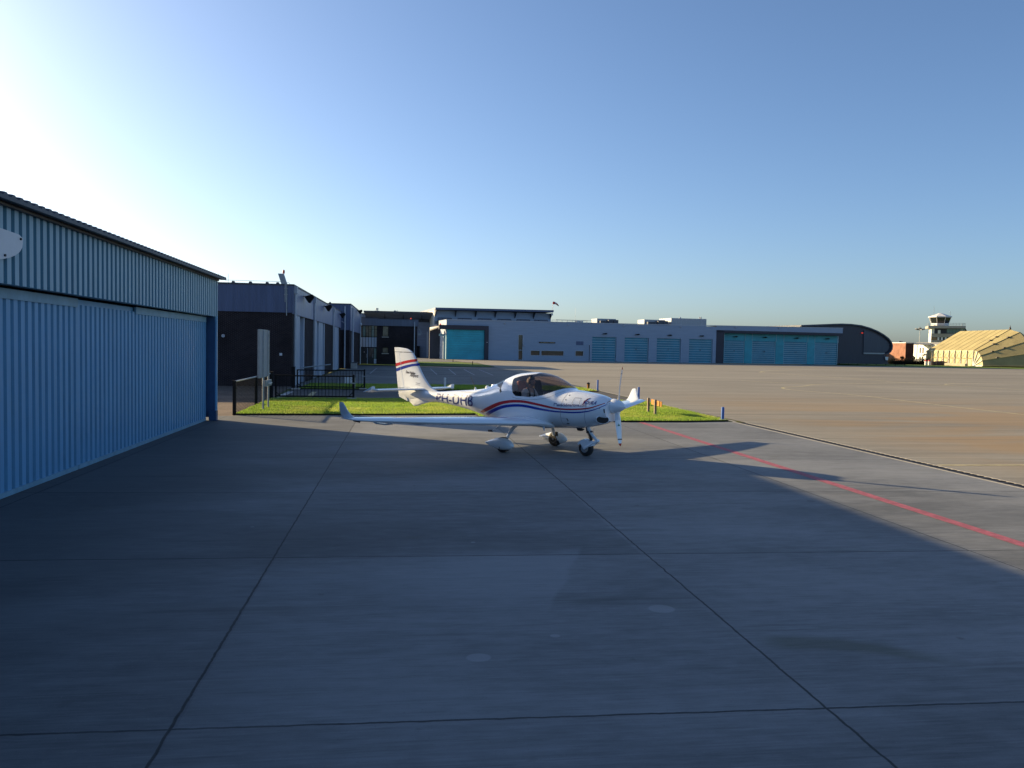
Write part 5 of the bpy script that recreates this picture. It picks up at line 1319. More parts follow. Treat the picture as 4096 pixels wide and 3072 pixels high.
# chin and intake under the spinner
e_ = MB(); rg = []
for t in range(9):
    a = t / 8; x = 1.35 + a * .86
    r = math.sin(min(1, a * 1.25) * math.pi / 2)
    zc, rz, ry = .70 + .20 * max(0, a - .15), .13 * (1 - .35 * a) * r + .005, .26 * (1 - .25 * a) * r + .01
    rg.append([(x, ry * math.cos(2 * math.pi * k / 24), zc + rz * math.sin(2 * math.pi * k / 24)) for k in range(24)])
e_.loft(rg); chin = e_.build('engine_chin', M['white'], AC, smooth=True, angle=60)
def decal_path(top, bot, off=.004, n=90, sides=(-1, 1)):
    mb = MB()
    x0 = max(top[0][0], bot[0][0]) - .0; x1 = min(top[-1][0], bot[-1][0])
    for s in sides:
        rows = []
        for i in range(n + 1):
            t = i / n
            xa = top[0][0] + (top[-1][0] - top[0][0]) * t; xb = bot[0][0] + (bot[-1][0] - bot[0][0]) * t
            za, zb = pl(top, xa), pl(bot, xb); row = []
            for j in range(4):
                q = j / 3; xx = xa + (xb - xa) * q; z = za + (zb - za) * q
                row.append((xx, s * (surf(xx, z) + off), z))
            rows.append(row)
        vs = [p for r_ in rows for p in r_]
        mb.add(vs, [(i * 4 + j, i * 4 + j + 1, i * 4 + j + 5, i * 4 + j + 4) for i in range(n) for j in range(3)])
    return mb
RU = [(-1.376, .817), (-.962, .971), (-.597, 1.097), (-.265, 1.166), (.044, 1.195), (.337, 1.19), (.756, 1.143), (1.063, 1.1), (1.315, 1.079), (1.71, 1.095), (2.006, 1.135), (2.193, 1.201), (2.308, 1.262)]
RL = [(-1.279, .785), (-.848, .921), (-.481, 1.049), (-.208, 1.107), (.049, 1.134), (.342, 1.133), (.759, 1.093), (1.064, 1.057), (1.316, 1.044), (1.711, 1.064), (2.009, 1.108), (2.199, 1.181), (2.312, 1.246)]
BU = [(-1.187, .773), (-.721, .949), (-.425, 1.034), (-.154, 1.081), (.1, 1.1), (.343, 1.097), (.759, 1.05), (1.063, 1.022), (1.316, 1.013), (1.712, 1.026), (2.01, 1.07), (2.209, 1.141), (2.322, 1.215)]
BL = [(-1.079, .74), (-.677, .885), (-.431, .962), (-.208, 1.01), (.101, 1.041), (.344, 1.038), (.757, .999), (1.061, .983), (1.314, .981), (1.711, .994), (2.01, 1.046), (2.211, 1.125), (2.326, 1.198)]
decal_path(RU, RL).build('red_stripe', M['stripe_red'], fus, smooth=True)
decal_path(BU, BL).build('blue_stripe', M['stripe_blue'], fus, smooth=True)
def line_decal(name, pts, wd, mat, off=.005, par=None, sides=(-1, 1), fn=surf):
    mb = MB()
    for s in sides:
        P = []
        for (x0, z0), (x1, z1) in zip(pts, pts[1:]):
            n = max(2, int(math.hypot(x1 - x0, z1 - z0) / .04))
            P += [(x0 + (x1 - x0) * i / n, z0 + (z1 - z0) * i / n) for i in range(n)]
        P.append(pts[-1]); vs = []
        for i, (x, z) in enumerate(P):
            q0, q1 = P[max(i - 1, 0)], P[min(i + 1, len(P) - 1)]; dx, dz = q1[0] - q0[0], q1[1] - q0[1]; l = math.hypot(dx, dz) or 1
            nx, nz = -dz / l * wd / 2, dx / l * wd / 2
            for sg in (1, -1): vs.append((x + nx * sg, s * (fn(x + nx * sg, z + nz * sg) + off), z + nz * sg))
        mb.add(vs, [(2 * i, 2 * i + 1, 2 * i + 3, 2 * i + 2) for i in range(len(P) - 1)])
    return mb.build(name, mat, par or fus)
line_decal('cowling_joint', [(1.345, 1.44), (1.349, 1.348), (1.327, 1.244), (1.303, .998), (1.285, .80), (1.29, .66)], .008, M['seam_grey'])
line_decal('canopy_joint', [(-.10, 1.255), (.04, 1.226), (.3, 1.215), (.613, 1.235), (.85, 1.27), (1.024, 1.33), (1.208, 1.45)], .007, M['seam_grey'])
line_decal('oil_hatch', [(1.60, 1.325), (1.752, 1.322), (1.757, 1.18), (1.605, 1.175), (1.575, 1.20), (1.60, 1.325)], .008, M['seam_grey'])
line_decal('lower_hatch', [(1.29, .86), (1.44, .86), (1.44, .72), (1.30, .72)], .006, M['seam_grey'])
line_decal('hatch_latch', [(1.45, .86), (1.465, .80)], .02, M['letter_dark'], sides=(-1,)); line_decal('hatch_latch', [(1.39, .735), (1.46, .74)], .018, M['letter_dark'], sides=(-1,))
line_decal('static_mark', [(1.131, 1.125), (1.131, 1.181), (1.202, 1.172)], .014, M['letter_blue'], sides=(-1,))
line_decal('rear_vent', [(-.585, 1.415), (-.55, 1.375), (-.52, 1.345)], .055, M['black'])
line_decal('cowl_slot', [(2.30, 1.30), (2.318, 1.22)], .022, M['black'], sides=(-1,)); line_decal('cowl_slot', [(2.31, 1.115), (2.318, 1.03)], .022, M['black'], sides=(-1,))
line_decal('dorsal_seam', [(-2.2, 1.26), (-1.5, 1.27), (-1.15, 1.31), (-.85, 1.40), (-.6, 1.42)], .006, M['seam_grey'])
for (x, z) in ((1.43, 1.37), (1.40, 1.27), (2.22, 1.13)):
    line_decal('fastener', [(x - .010, z), (x + .010, z)], .02, M['letter_dark'])
def wrap_text(name, s, size, org, dx, dz, mat, par, fn, off=.004, sx=1.0, shear=0.0, cut=.05, side=-1, grow=0.0, bold=0.0):
    """text laid on a curved skin: org (x,z) of the baseline start, dx/dz unit vector of the baseline"""
    bm = text_bm(s, size, shear, bold=bold)
    ex = [v.co.x for v in bm.verts]; ey = [v.co.y for v in bm.verts]
    for lo, hi, no in ((min(ex), max(ex), (1, 0, 0)), (min(ey), max(ey), (0, 1, 0))):
        c = lo + cut
        while c < hi:
            bmesh.ops.bisect_plane(bm, geom=bm.verts[:] + bm.edges[:] + bm.faces[:], plane_co=Vector(no) * c, plane_no=no); c += cut
    l = math.hypot(dx, dz); dx, dz = dx / l, dz / l
    for v in bm.verts:
        a, b = v.co.x * sx, v.co.y * (1 + grow * v.co.x / max(ex))
        x = org[0] + dx * a - dz * b; z = org[1] + dz * a + dx * b
        v.co = Vector((x, side * (fn(x, z) + off), z))
    me = bpy.data.meshes.new(name); bm.to_mesh(me); bm.free(); me.materials.append(mat)
    o = bpy.data.objects.new(name, me); col.objects.link(o); o.parent = par; return o
def thick_text(*a, **k):
    o = wrap_text(*a, **k); return o
thick_text('registration', 'PH-DHB', .31, (-3.13, .955), 1, -.018, M['letter_blue'], fus, surf, sx=1.37, shear=.05, grow=.27, bold=.003, off=.005)
thick_text('web_address', 'aeroclubmaritime.com', .092, (1.20, 1.118), 1, .045, M['letter_blue'], fus, surf, sx=.87, bold=.0012, off=.006)
thick_text('maker_name', 'AQUILA', .098, (1.845, 1.198), 1, .03, M['letter_blue'], fus, surf, sx=.80, shear=.25, bold=.003, off=.006)
mb = MB()
for (P, wds) in (([(1.838, 1.185), (1.865, 1.235), (1.905, 1.30), (1.945, 1.335)], (.012, .026, .020, .006)), ([(1.842, 1.262), (1.89, 1.272), (1.945, 1.262)], (.006, .018, .006))):
    vs = []
    for (x, z), w_ in zip(P, wds):
        for sg in (1, -1): vs.append((x - w_ * .6 * sg, -(surf(x, z) + .0055), z + w_ * .6 * sg))
    mb.add(vs, [(2 * i, 2 * i + 1, 2 * i + 3, 2 * i + 2) for i in range(len(P) - 1)])
mb.build('bird_emblem', M['stripe_red'], fus)
# cabin
cb = MB(); rg = []
for x in [-.72, -.5, -.2, .2, .6, .85, 1.0, 1.10]:
    zt, zb, hw, zm, n = sec(x); tp = (lin(SILL, x) if x > -.15 else 1.36) - .035
    zl = [tp + (zb + .07 - tp) * k / 8 for k in range(9)]; half = [(max(.02, surf(x, z) - .035), z) for z in zl]
    rg.append([(x, -y, z) for y, z in half] + [(x, y, z) for y, z in reversed(half)])
cb.loft(rg, False, False, closed=False); cab = cb.build('cabin_lining', M['cabin'], AC, smooth=True)
e_ = MB(); e_.prism([(1.08, -.30, 1.44), (.92, -.36, 1.40), (.86, -.40, 1.10), (1.08, -.40, 1.0)], (0, .60, 0)); pnl = e_.build('instrument_panel', M['cabin'], AC)
e_ = MB(); e_.box(.93, 1.05, -.06, .06, 1.40, 1.50); e_.build('compass', M['black'], pnl, bevel=.015)
e_ = MB(); e_.box(-.74, -.70, -.36, .36, .75, 1.33); e_.build('baggage_wall', M['cabin'], AC)
for s in (-1, 1):
    e_ = MB(); y0 = s * .28
    e_.obox((.30, y0, .86), (.52, 0, .06), (0, .46, 0), (-.02, 0, .14)); e_.obox((-.02, y0, 1.12), (.10, 0, .03), (0, .46, 0), (-.17, 0, .60))
    stt = e_.build('seat', M['cabin'], AC, bevel=.04)
    e_ = MB(); e_.obox((-.055, y0, 1.50), (.10, 0, .02), (0, .25, 0), (-.06, 0, .26)); e_.build('headrest', M['seat_red'] if s < 0 else M['cabin'], stt, bevel=.035)
# wing
def foil(xle, y, z, c, th, dirn=(0, 0, 1), camber=.02, n=14):
    up = []; lo = []
    for i in range(n + 1):
        t = (1 - math.cos(math.pi * i / n)) / 2
        yt = 5 * th * (.2969 * math.sqrt(t) - .126 * t - .3516 * t * t + .2843 * t ** 3 - .1015 * t ** 4); cm = camber * 4 * t * (1 - t)
        up.append((t, cm + yt)); lo.append((t, cm - yt))
    pts = list(reversed(up)) + lo[1:-1]
    return [(xle - c * t, y + dirn[1] * h * c, z + dirn[2] * h * c) for t, h in pts]
for s in (-1, 1):
    secs = [(.98, .30, .66, 1.85, .135), (.86, .50, .685, 1.52, .142), (.80, .70, .705, 1.36, .146), (.76, 1.2, .735, 1.30, .15), (.62, 2.4, .805, 1.16, .145), (.44, 3.4, .86, .99, .14), (.24, 4.2, .91, .81, .135), (.08, 4.75, .942, .67, .13), (.01, 5.0, .958, .60, .12), (-.05, 5.11, .966, .53, .10), (-.12, 5.16, .970, .42, .06)]
    e_ = MB(); e_.loft([foil(a, s * y, z, c, th) for a, y, z, c, th in secs]); wg = e_.build('wing', M['white'], AC, smooth=True, angle=40)
    e_ = MB(); ws_ = [(-.16, 4.97, .955, .44, .10, .25), (-.20, 5.04, .99, .40, .11, .55), (-.255, 5.085, 1.05, .33, .11, .8), (-.31, 5.12, 1.13, .26, .11, .93), (-.355, 5.15, 1.22, .19, .11, .97), (-.39, 5.165, 1.275, .13, .10, .98), (-.42, 5.17, 1.29, .06, .08, 1)]
    e_.loft([foil(a, s * y, z, c, th, (0, -s * q, math.sqrt(max(0, 1 - q * q))), 0) for a, y, z, c, th, q in ws_]); e_.build('winglet', M['white'], wg, smooth=True, angle=50)
    for y in (1.5, 2.6, 3.4, 4.3):
        e_ = MB(); zz = .70 + .057 * (y - .5) - .075; e_.loft([[(x, s * y + dy, zz - h + dz_) for dy, dz_ in ((-.016, 0), (.016, 0), (.012, -.03), (-.012, -.03))] for x, h in ((.05, -.03), (-.15, .0), (-.45, .0), (-.56, -.03))])
        e_.build('hinge_fairing', M['white'], wg)
    e_ = MB()
    for y, l in ((.9, 1.75), (2.75, 1.95)):
        a, b2_ = y, y + l
        vs = []
        for q in (a, b2_): vs += [(lin([(1.2, -.30), (4.75, -.40)], q) + d, s * q, .70 + .057 * (q - .5) + .055) for d in (.006, -.006)]
        e_.add(vs, [(0, 1, 3, 2)])
    e_ = MB(); e_.tube([(-.08, s * 5.0, .93), (-.14, s * 5.06, .945), (-.2, s * 5.06, .95)], .025, 8); e_.build('position_light', M['letter_dark'], wg, smooth=True)
# fin and rudder
FIN = [(1.10, -3.05, .12), (1.21, -3.15, .085), (1.25, -3.30, .075), (1.33, -3.46, .072), (1.53, -3.68, .068), (1.82, -3.90, .062), (2.07, -4.06, .056), (2.22, -4.19, .048), (2.29, -4.33, .038), (2.33, -4.50, .025), (2.352, -4.80, .010)]
def te(z): return -4.80 - (z - 1.26) * .147
def hinge(z): return -4.53 - (z - 1.29) * .2234
FZ = [f_[0] for f_ in FIN]
def le(z): return hermite(FZ, [f_[1] for f_ in FIN], z)
def fin_half(x, z):
    c0, c1 = le(z), te(z); t = min(max((c0 - x) / (c0 - c1), 0), 1); th = hermite(FZ, [f_[2] for f_ in FIN], z) / .5
    return 5 * th * .5 * (.2969 * math.sqrt(t) - .126 * t - .3516 * t * t + .2843 * t ** 3 - .1036 * t ** 4)
def fin_part(fr0, fr1, zs, name, n=16, gap=.0):
    mb = MB(); rg = []
    for z in zs:
        x0, x1 = fr0(z), fr1(z); ring = []
        for sgn_ in (1, -1):
            rr_ = range(n + 1) if sgn_ > 0 else range(n - 1, 0, -1)
            for i in rr_:
                t = (1 - math.cos(math.pi * i / n)) / 2 if fr0 is le else i / n
                x = x0 + (x1 - x0) * t; ring.append((x, sgn_ * max(fin_half(x, z), .002), z))
        rg.append(ring)
    mb.loft(rg); return mb.build(name, M['white'], AC, smooth=True, angle=45)
zs = [1.10, 1.15, 1.21, 1.25, 1.29, 1.33, 1.40, 1.53, 1.67, 1.82, 1.95, 2.07, 2.15, 2.215]
fin = fin_part(le, lambda z: hinge(z) + .003, zs, 'fin')
ftip = fin_part(le, te, [2.232, 2.26, 2.29, 2.31, 2.33, 2.345, 2.352], 'fin_tip')
rud = fin_part(lambda z: hinge(z) - .004, te, [1.255, 1.4, 1.6, 1.8, 2.0, 2.1, 2.222], 'rudder')
e_ = MB(); e_.loft([[(-4.36, .028, .895), (-4.36, -.028, .895), (-4.73, -.008, 1.0), (-4.73, .008, 1.0)], [(-4.47, .03, 1.10), (-4.47, -.03, 1.10), (-4.76, -.008, 1.12), (-4.76, .008, 1.12)], [(-4.53, .03, 1.245), (-4.53, -.03, 1.245), (-4.79, -.008, 1.245), (-4.79, .008, 1.245)]]); e_.build('lower_rudder', M['white'], rud)
for o_, a, b2_ in ((fin, -4.62, 0), (rud, 0, 0)): pass
def fin_band(name, top, bot, mat, par, x0, x1):
    mb = MB(); n = 40
    for s in (-1, 1):
        vs = []
        for i in range(n + 1):
            x = x0 + (x1 - x0) * i / n
            for q in (0, .5, 1):
                z = lin(top, x) * (1 - q) + lin(bot, x) * q; vs.append((x, s * (max(fin_half(x, z), .002) + .003), z))
        mb.add(vs, [(3 * i + j, 3 * i + j + 1, 3 * i + j + 4, 3 * i + j + 3) for i in range(n) for j in range(2)])
    return mb.build(name, mat, par, smooth=True)
RT, RB = [(-4.90, 1.91), (-4.54, 1.98), (-4.28, 2.02), (-4.03, 2.05)], [(-4.89, 1.825), (-4.48, 1.915), (-4.2, 1.96), (-3.98, 1.985)]
BT, BB = [(-4.87, 1.775), (-4.48, 1.865), (-4.2, 1.91), (-3.95, 1.935)], [(-4.86, 1.69), (-4.41, 1.80), (-4.2, 1.845), (-3.90, 1.875)]
for (T_, B_, nm, mt, xa, xb2) in ((RT, RB, 'red_stripe', 'stripe_red', -4.893, -4.02), (BT, BB, 'blue_stripe', 'stripe_blue', -4.866, -3.925)):
    fin_band(nm, T_, B_, M[mt], fin, -4.655, xb2); fin_band(nm, T_, B_, M[mt], rud, xa, -4.672)
wrap_text('lettering', 'Den Helder', .098, (-4.445, 1.655), 1, -.07, M['letter_dark'], fin, fin_half, sx=.82, bold=.003)
wrap_text('lettering', 'Airport', .118, (-4.27, 1.575), 1, -.07, M['letter_dark'], fin, fin_half, sx=.88, shear=.3, bold=.003)
line_decal('placard_line', [(-4.03, 1.405), (-3.86, 1.395)], .008, M['letter_dark'], par=fin, sides=(-1,), fn=fin_half); line_decal('placard_line', [(-4.03, 1.36), (-3.86, 1.35)], .008, M['letter_dark'], par=fin, sides=(-1,), fn=fin_half)
wrap_text('lettering', 'A 210', .12, (-4.74, 1.075), 1, -.28, M['letter_grey'], rud, lambda x, z: .034, sx=.85)
e_ = MB(); e_.loft([[(x, .02 * k_, z) for k_ in (-1, 1)] + [(x - .02, .012, z - .03), (x - .02, -.012, z - .03)] for x, z in ((-4.63, 2.225), (-4.56, 2.25), (-4.54, 2.30))]); e_.build('horn_gap', M['seam_grey'], rud)
# ventral skid under the tail
e_ = MB(); rg = []
for x, zb, hw in ((-3.35, .945, .01), (-3.57, .90, .06), (-3.78, .85, .065), (-3.95, .795, .05), (-4.07, .78, .035), (-4.16, .79, .022), (-4.25, .85, .016), (-4.36, .905, .012)):
    top = 1.08; rg.append([(x + (.0 if q else 0), hw * cy, zb + (top - zb) * q) for cy, q in ((0, 0), (.8, .1), (1, .35), (1.1, .7), (.6, 1), (-.6, 1), (-1.1, .7), (-1, .35), (-.8, .1))])
e_.loft(rg); e_.build('tail_skid', M['white'], AC, smooth=True)
# tailplane
for s in (-1, 1):
    e_ = MB(); e_.loft([foil(a, s * y, 1.245, c, th, camber=0) for a, y, c, th in ((-3.62, .0, .62, .13), (-3.76, .16, .50, .12), (-3.85, .6, .43, .12), (-3.95, 1.25, .34, .12), (-3.97, 1.36, .31, .11))]); sb = e_.build('tailplane', M['white'], AC, smooth=True)
    e_ = MB(); e_.loft([[(-4.22, s * y, 1.268), (-4.25, s * y, 1.215), (x1, s * y, z1 - .006), (x1, s * y, z1 + .006)] for y, x1, z1 in ((.10, -4.52, 1.165), (.8, -4.48, 1.168), (1.34, -4.43, 1.175))])
    e_.loft([[(-4.10, s * y, zt), (-4.115, s * y, zt - .085), (-4.42, s * y, 1.183), (-4.425, s * y, 1.195)] for y, zt in ((1.37, 1.335), (1.44, 1.345), (1.49, 1.33))])
    e_.build('elevator', M['white'], AC, smooth=True, angle=30)
# antennas
for x, z, l in ((-1.83, 1.32, 0), (-1.42, 1.38, 1)):
    e_ = MB()
    if l == 0:
        e_.tube([(x, 0, z), (x - .01, 0, z + .07)], [.035, .012], 8); e_.build('antenna_base', M['white'], AC, smooth=True)
        e_ = MB(); e_.tube([(x - .01, 0, z + .06), (x - .18, 0, z + .33)], [.006, .004], 5); e_.build('antenna_whip', M['black'], AC)
    else:
        e_.lathe([(0, .06), (.05, .055), (.075, .03), (.08, .005)], (x, 0, z - .01), (0, 0, 1), 12); e_.build('antenna_dome', M['white'], AC, smooth=True)
e_ = MB(); e_.lathe([(0, .07), (.03, .06), (.045, .02)], (-1.2, .0, 1.45), (0, 0, 1), 12); e_.build('antenna_dome', M['white'], AC, smooth=True)
# propeller and spinner
PX, PZ = 2.335, 1.17
e_ = MB(); e_.lathe([(0, .158), (.02, .160), (.10, .148), (.18, .118), (.25, .078), (.29, .045), (.315, .012)], (PX, 0, PZ), (1, 0, 0), 28); spn = e_.build('spinner', M['white'], AC, smooth=True)
e_ = MB(); e_.lathe([(-.012, .152), (-.001, .152)], (PX, 0, PZ), (1, 0, 0), 28); e_.build('spinner_plate', M['steel_dark'], spn)
def blade(sgn_, tipx):
    mb = MB(); rg = []
    # radius, chord, pitch(deg), thickness
    for r_, c, pa, th in ((.10, .085, 55, .05), (.18, .105, 46, .035), (.30, .135, 36, .022), (.45, .140, 28, .017), (.60, .130, 22, .013), (.72, .112, 19, .010), (.80, .085, 17, .008), (.845, .05, 16, .006), (.86, .02, 16, .004)):
        b = R(pa); cy = Vector((math.sin(b), -math.cos(b) * sgn_, 0)); nr = Vector((math.cos(b), math.sin(b) * sgn_, 0)); ctr = Vector((PX + .09 + (tipx) * r_ / .86, 0, PZ + sgn_ * r_))
        ring = []
        for t, h in ((.5, 0), (.3, .8), (0, 1), (-.3, .6), (-.5, 0), (-.3, -.05), (0, -.1), (.3, -.05)): ring.append(ctr + cy * (t * c) + nr * (h * th))
        rg.append(ring)
    n = 8
    for i in range(len(rg) - 1):
        for k in range(n):
            k2 = (k + 1) % n; zmid = .5
            mb.m = 0
            if k >= 4: mb.m = 1
            if i >= 6: mb.m = 2
            if i == 5: mb.m = 0
            mb.quad(rg[i][k], rg[i][k2], rg[i + 1][k2], rg[i + 1][k])
    mb.m = 2; mb.quad(*rg[-1]); return mb.build('propeller_blade', [M['white'], M['black'], M['stripe_red']], AC, smooth=True, angle=30)
bt, bb = blade(1, .13), blade(-1, .12)
for bl, sgn_ in ((bt, 1), (bb, -1)):
    mb = MB(); r_ = .70; b = R(19.5); cy = Vector((math.sin(b), -math.cos(b) * sgn_, 0)); nr = Vector((math.cos(b), math.sin(b) * sgn_, 0)); ctr = Vector((PX + .09 + .125 * r_ / .86, 0, PZ + sgn_ * r_))
    mb.obox(ctr + nr * .007 + Vector((0, 0, sgn_ * .012)), cy * .108, nr * .012, (0, 0, .022)); mb.build('tip_band', M['letter_dark'], bl)
mb = MB(); r_ = .40; b = R(30); cy = Vector((math.sin(b), math.cos(b), 0)); nr = Vector((math.cos(b), -math.sin(b), 0)); ctr = Vector((PX + .09 + .12 * r_ / .86, 0, PZ - r_)) + nr * .022
mb.prism([ctr - cy * .03 - Vector((0, 0, .025)), ctr + cy * .03 - Vector((0, 0, .025)), ctr + Vector((0, 0, .028))], nr * .003); mb.build('blade_label', pm('label_green', (.02, .22, .14), .4), bb)
# cowl inlets
def inlet(nm, c, ru, rv, nrm, upv, mat, par, depth=.05, n=24):
    c, nrm = Vector(c), Vector(nrm).normalized(); u_ = Vector(upv).cross(nrm).normalized(); v_ = nrm.cross(u_); mb = MB()
    def rgk(k_, d): return [c + nrm * d + u_ * ru * k_ * math.cos(2 * math.pi * i / n) + v_ * rv * k_ * math.sin(2 * math.pi * i / n) for i in range(n)]
    mb.loft([rgk(1.12, -.02), rgk(1.1, .006), rgk(1.0, .012), rgk(.96, -.002)], False, False); lip = mb.build(nm, M['white'], par, smooth=True)
    mb = MB(); mb.loft([rgk(.97, .003), rgk(.9, .001)], False, True); mb.build('intake_void', mat, lip); return lip
for s in (-1, 1):
    y = s * (surf(2.25, .93) * .86)
    inlet('air_intake', (2.26, s * .285, .88), .135, .085, (.62, s * .78, -.05), (0, 0, 1), M['black'], AC)
    inlet('round_vent', (2.30, s * .285, 1.0), .035, .035, (.55, s * .83, 0), (0, 0, 1), M['seam_grey'], AC)
# landing gear
def wheel(c, r, wd, nm, par):
    x, y, z = c; mb = MB()
    prof = [(-wd / 2, r * .62), (-wd / 2 + .006, r * .86), (-wd * .34, r * .97), (0, r), (wd * .34, r * .97), (wd / 2 - .006, r * .86), (wd / 2, r * .62)]
    mb.lathe(prof, c, (0, 1, 0), 30); t = mb.build(nm, M['tyre'], par, smooth=True)
    for s in (-1, 1):
        mb = MB(); mb.lathe([(0, r * .55), (s * .012, r * .50), (s * .004, r * .40), (s * .006, r * .14), (s * .03, r * .12)], (x, y + s * wd / 2, z), (0, 1, 0), 24); mb.build('rim', M['galv'], t, smooth=True)
    return t
for s in (-1, 1):
    y = s * .97
    wheel((-.01, y - s * .012, .178), .178, .145, 'wheel', AC)
    rg = []
    for x, zt, zb, hw in ((-.545, .205, .185, .006), (-.45, .235, .150, .04), (-.33, .28, .11, .07), (-.18, .325, .075, .098), (-.02, .348, .062, .112), (.10, .335, .065, .110), (.20, .30, .085, .092), (.28, .255, .115, .062), (.325, .21, .15, .03), (.338, .185, .165, .006)):
        zm, rg1 = (zt + zb) / 2, []
        for k in range(20):
            a = 2 * math.pi * k / 20; rg1.append((x, y + s * .02 + hw * math.copysign(abs(math.cos(a)) ** .9, math.cos(a)), zm + (zt - zb) / 2 * math.copysign(abs(math.sin(a)) ** .9, math.sin(a))))
        rg.append(rg1)
    mb = MB(); mb.loft(rg); fr_ = mb.build('wheel_fairing', M['white'], AC, smooth=True)
    mb = MB()
    for x, z in ((.0, .13), (.0, .10)): mb.lathe([(0, .012), (.004, .012)], (x, y + s * .128, z), (0, s, 0), 8)
    mb.build('fairing_bolt', M['black'], fr_)
    mb = MB(); iy = y - s * .083
    mb.prism([(-.10, iy, .05), (.10, iy, .05), (.11, iy, .18), (.05, iy, .285), (-.03, iy, .30), (-.10, iy, .24)], (0, -s * .012, 0)); mb.build('wheel_well', M['black'], fr_)
    mb = MB(); mb.loft([[(p[0] + dx, p[1], p[2] + dz_) for dx, dz_ in ((-w_, 0), (-w_ * .5, .02), (w_ * .5, .02), (w_, 0), (w_ * .5, -.02), (-w_ * .5, -.02))] for p, w_ in (((.07, s * .42, .63), .085), ((.07, s * .62, .60), .075), ((.06, s * .72, .54), .065), ((.03, s * .82, .40), .05), ((.0, s * .88, .26), .04), ((0, s * .885, .18), .035))]); mb.build('gear_leg', M['white'], AC, smooth=True)
# nose gear
wheel((1.635, 0, .178), .178, .135, 'nose_wheel', AC)
ng = MB(); ng.tube([(1.66, 0, .70), (1.70, 0, .60), (1.78, 0, .50), (1.93, 0, .365)], [.042, .042, .034, .030], 10); leg = ng.build('nose_leg', M['white'], AC, smooth=True)
mb = MB()
for s in (-1, 1): mb.tube([(1.935, s * .03, .365), (1.85, s * .085, .31), (1.635, s * .095, .178)], [.028, .026, .03], 8)
mb.tube([(1.93, -.05, .365), (1.93, .05, .365)], .035, 10); mb.build('fork', M['white'], leg, smooth=True)
mb = MB()
for k in range(7): 
    p = Vector((1.70, 0, .56)).lerp(Vector((1.77, 0, .385)), k / 6); mb.lathe([(-.011, .03), (-.006, .05), (.006, .05), (.011, .03)], p, (.07, 0, -.175), 14)
mb.tube([(1.69, 0, .60), (1.775, 0, .36)], .022, 8); mb.build('spring', M['black'], leg, smooth=True)
mb = MB(); mb.obox((1.655, 0, .585), (.035, 0, .02), (0, .05, 0), (-.02, 0, .12)); mb.obox((1.73, 0, .56), (.10, 0, -.04), (0, .06, 0), (.02, 0, .06)); mb.build('steering_link', M['letter_dark'], leg)
mb = MB(); rg = []
for k in range(11):
    a = R(20 + 135 * k / 10); rr_ = .205
    rg.append([(1.635 + math.cos(a) * (rr_ + d), yy, .178 + math.sin(a) * (rr_ + d)) for yy, d in ((-.085, -.05), (-.075, .0), (0, .014), (.075, .0), (.085, -.05))])
mb.loft(rg, False, False, False); 
for s in (-1, 1): mb.prism([(1.50, s * .088, .31), (1.60, s * .088, .375), (1.78, s * .088, .33), (1.85, s * .088, .315), (1.68, s * .088, .165), (1.63, s * .088, .155), (1.57, s * .088, .24)], (0, s * .008, 0))
mb.build('nose_fender', M['white'], leg, smooth=True)
e_ = MB(); e_.tube([(-.40, -.62, .57), (-.62, -.66, .43), (-.70, -.66, .425)], [.018, .016, .016], 8); stp = e_.build('boarding_step', M['white'], AC, smooth=True)
e_ = MB(); e_.tube([(-.62, -.66, .43), (-.75, -.66, .42)], .024, 8); e_.build('tread', M['black'], stp, smooth=True)
e_ = MB(); e_.loft([[(.86, -.55, .64), (.80, -.55, .64), (.80, -.54, .64), (.86, -.54, .64)], [(.87, -.55, .54), (.845, -.55, .54), (.845, -.543, .54), (.87, -.543, .54)]]); e_.build('drain_mast', M['white'], AC)
e_ = MB(); e_.prism([(1.38, -.05, .62), (1.55, -.05, .60), (1.50, -.05, .555), (1.42, -.05, .56)], (0, .1, 0)); e_.build('exhaust', M['black'], AC)

# ------------------------------------------------------------------ the pilot in the near seat (same frame as the aircraft)
def skin(name, verts, edges, mat, parent=None, root=0, sub=2):
    me = bpy.data.meshes.new(name); me.from_pydata([v[:3] for v in verts], edges, [])
    o = bpy.data.objects.new(name, me); col.objects.link(o)
    if parent: o.parent = parent
    me.materials.append(mat)
    md = o.modifiers.new('Skin', 'SKIN'); md.use_smooth_shade = True
    for i, v in enumerate(verts):
        sv = me.skin_vertices[0].data[i]; sv.radius = v[3] if isinstance(v[3], (tuple, list)) else (v[3], v[3]); sv.use_root = (i == root)
    s_ = o.modifiers.new('Sub', 'SUBSURF'); s_.levels = sub; s_.render_levels = sub
    return o
PY = -.28
pv = []; pe = []
def V(x, y, z, r, p=None):
    pv.append((x, PY + y, z, r)); i = len(pv) - 1
    if p is not None: pe.append((p, i))
    return i
pelv = V(.12, 0, .98, (.13, .16)); wst = V(.10, 0, 1.10, (.11, .145), pelv); chs = V(.12, 0, 1.28, (.11, .165), wst); nkb = V(.17, 0, 1.42, (.07, .09), chs); nk = V(.20, 0, 1.475, .052, nkb)
chn = V(.235, 0, 1.545, (.068, .058), nk); fce = V(.25, 0, 1.61, (.088, .072), chn); crn = V(.235, 0, 1.675, (.078, .068), fce)
nse = V(.335, 0, 1.60, .014, fce)
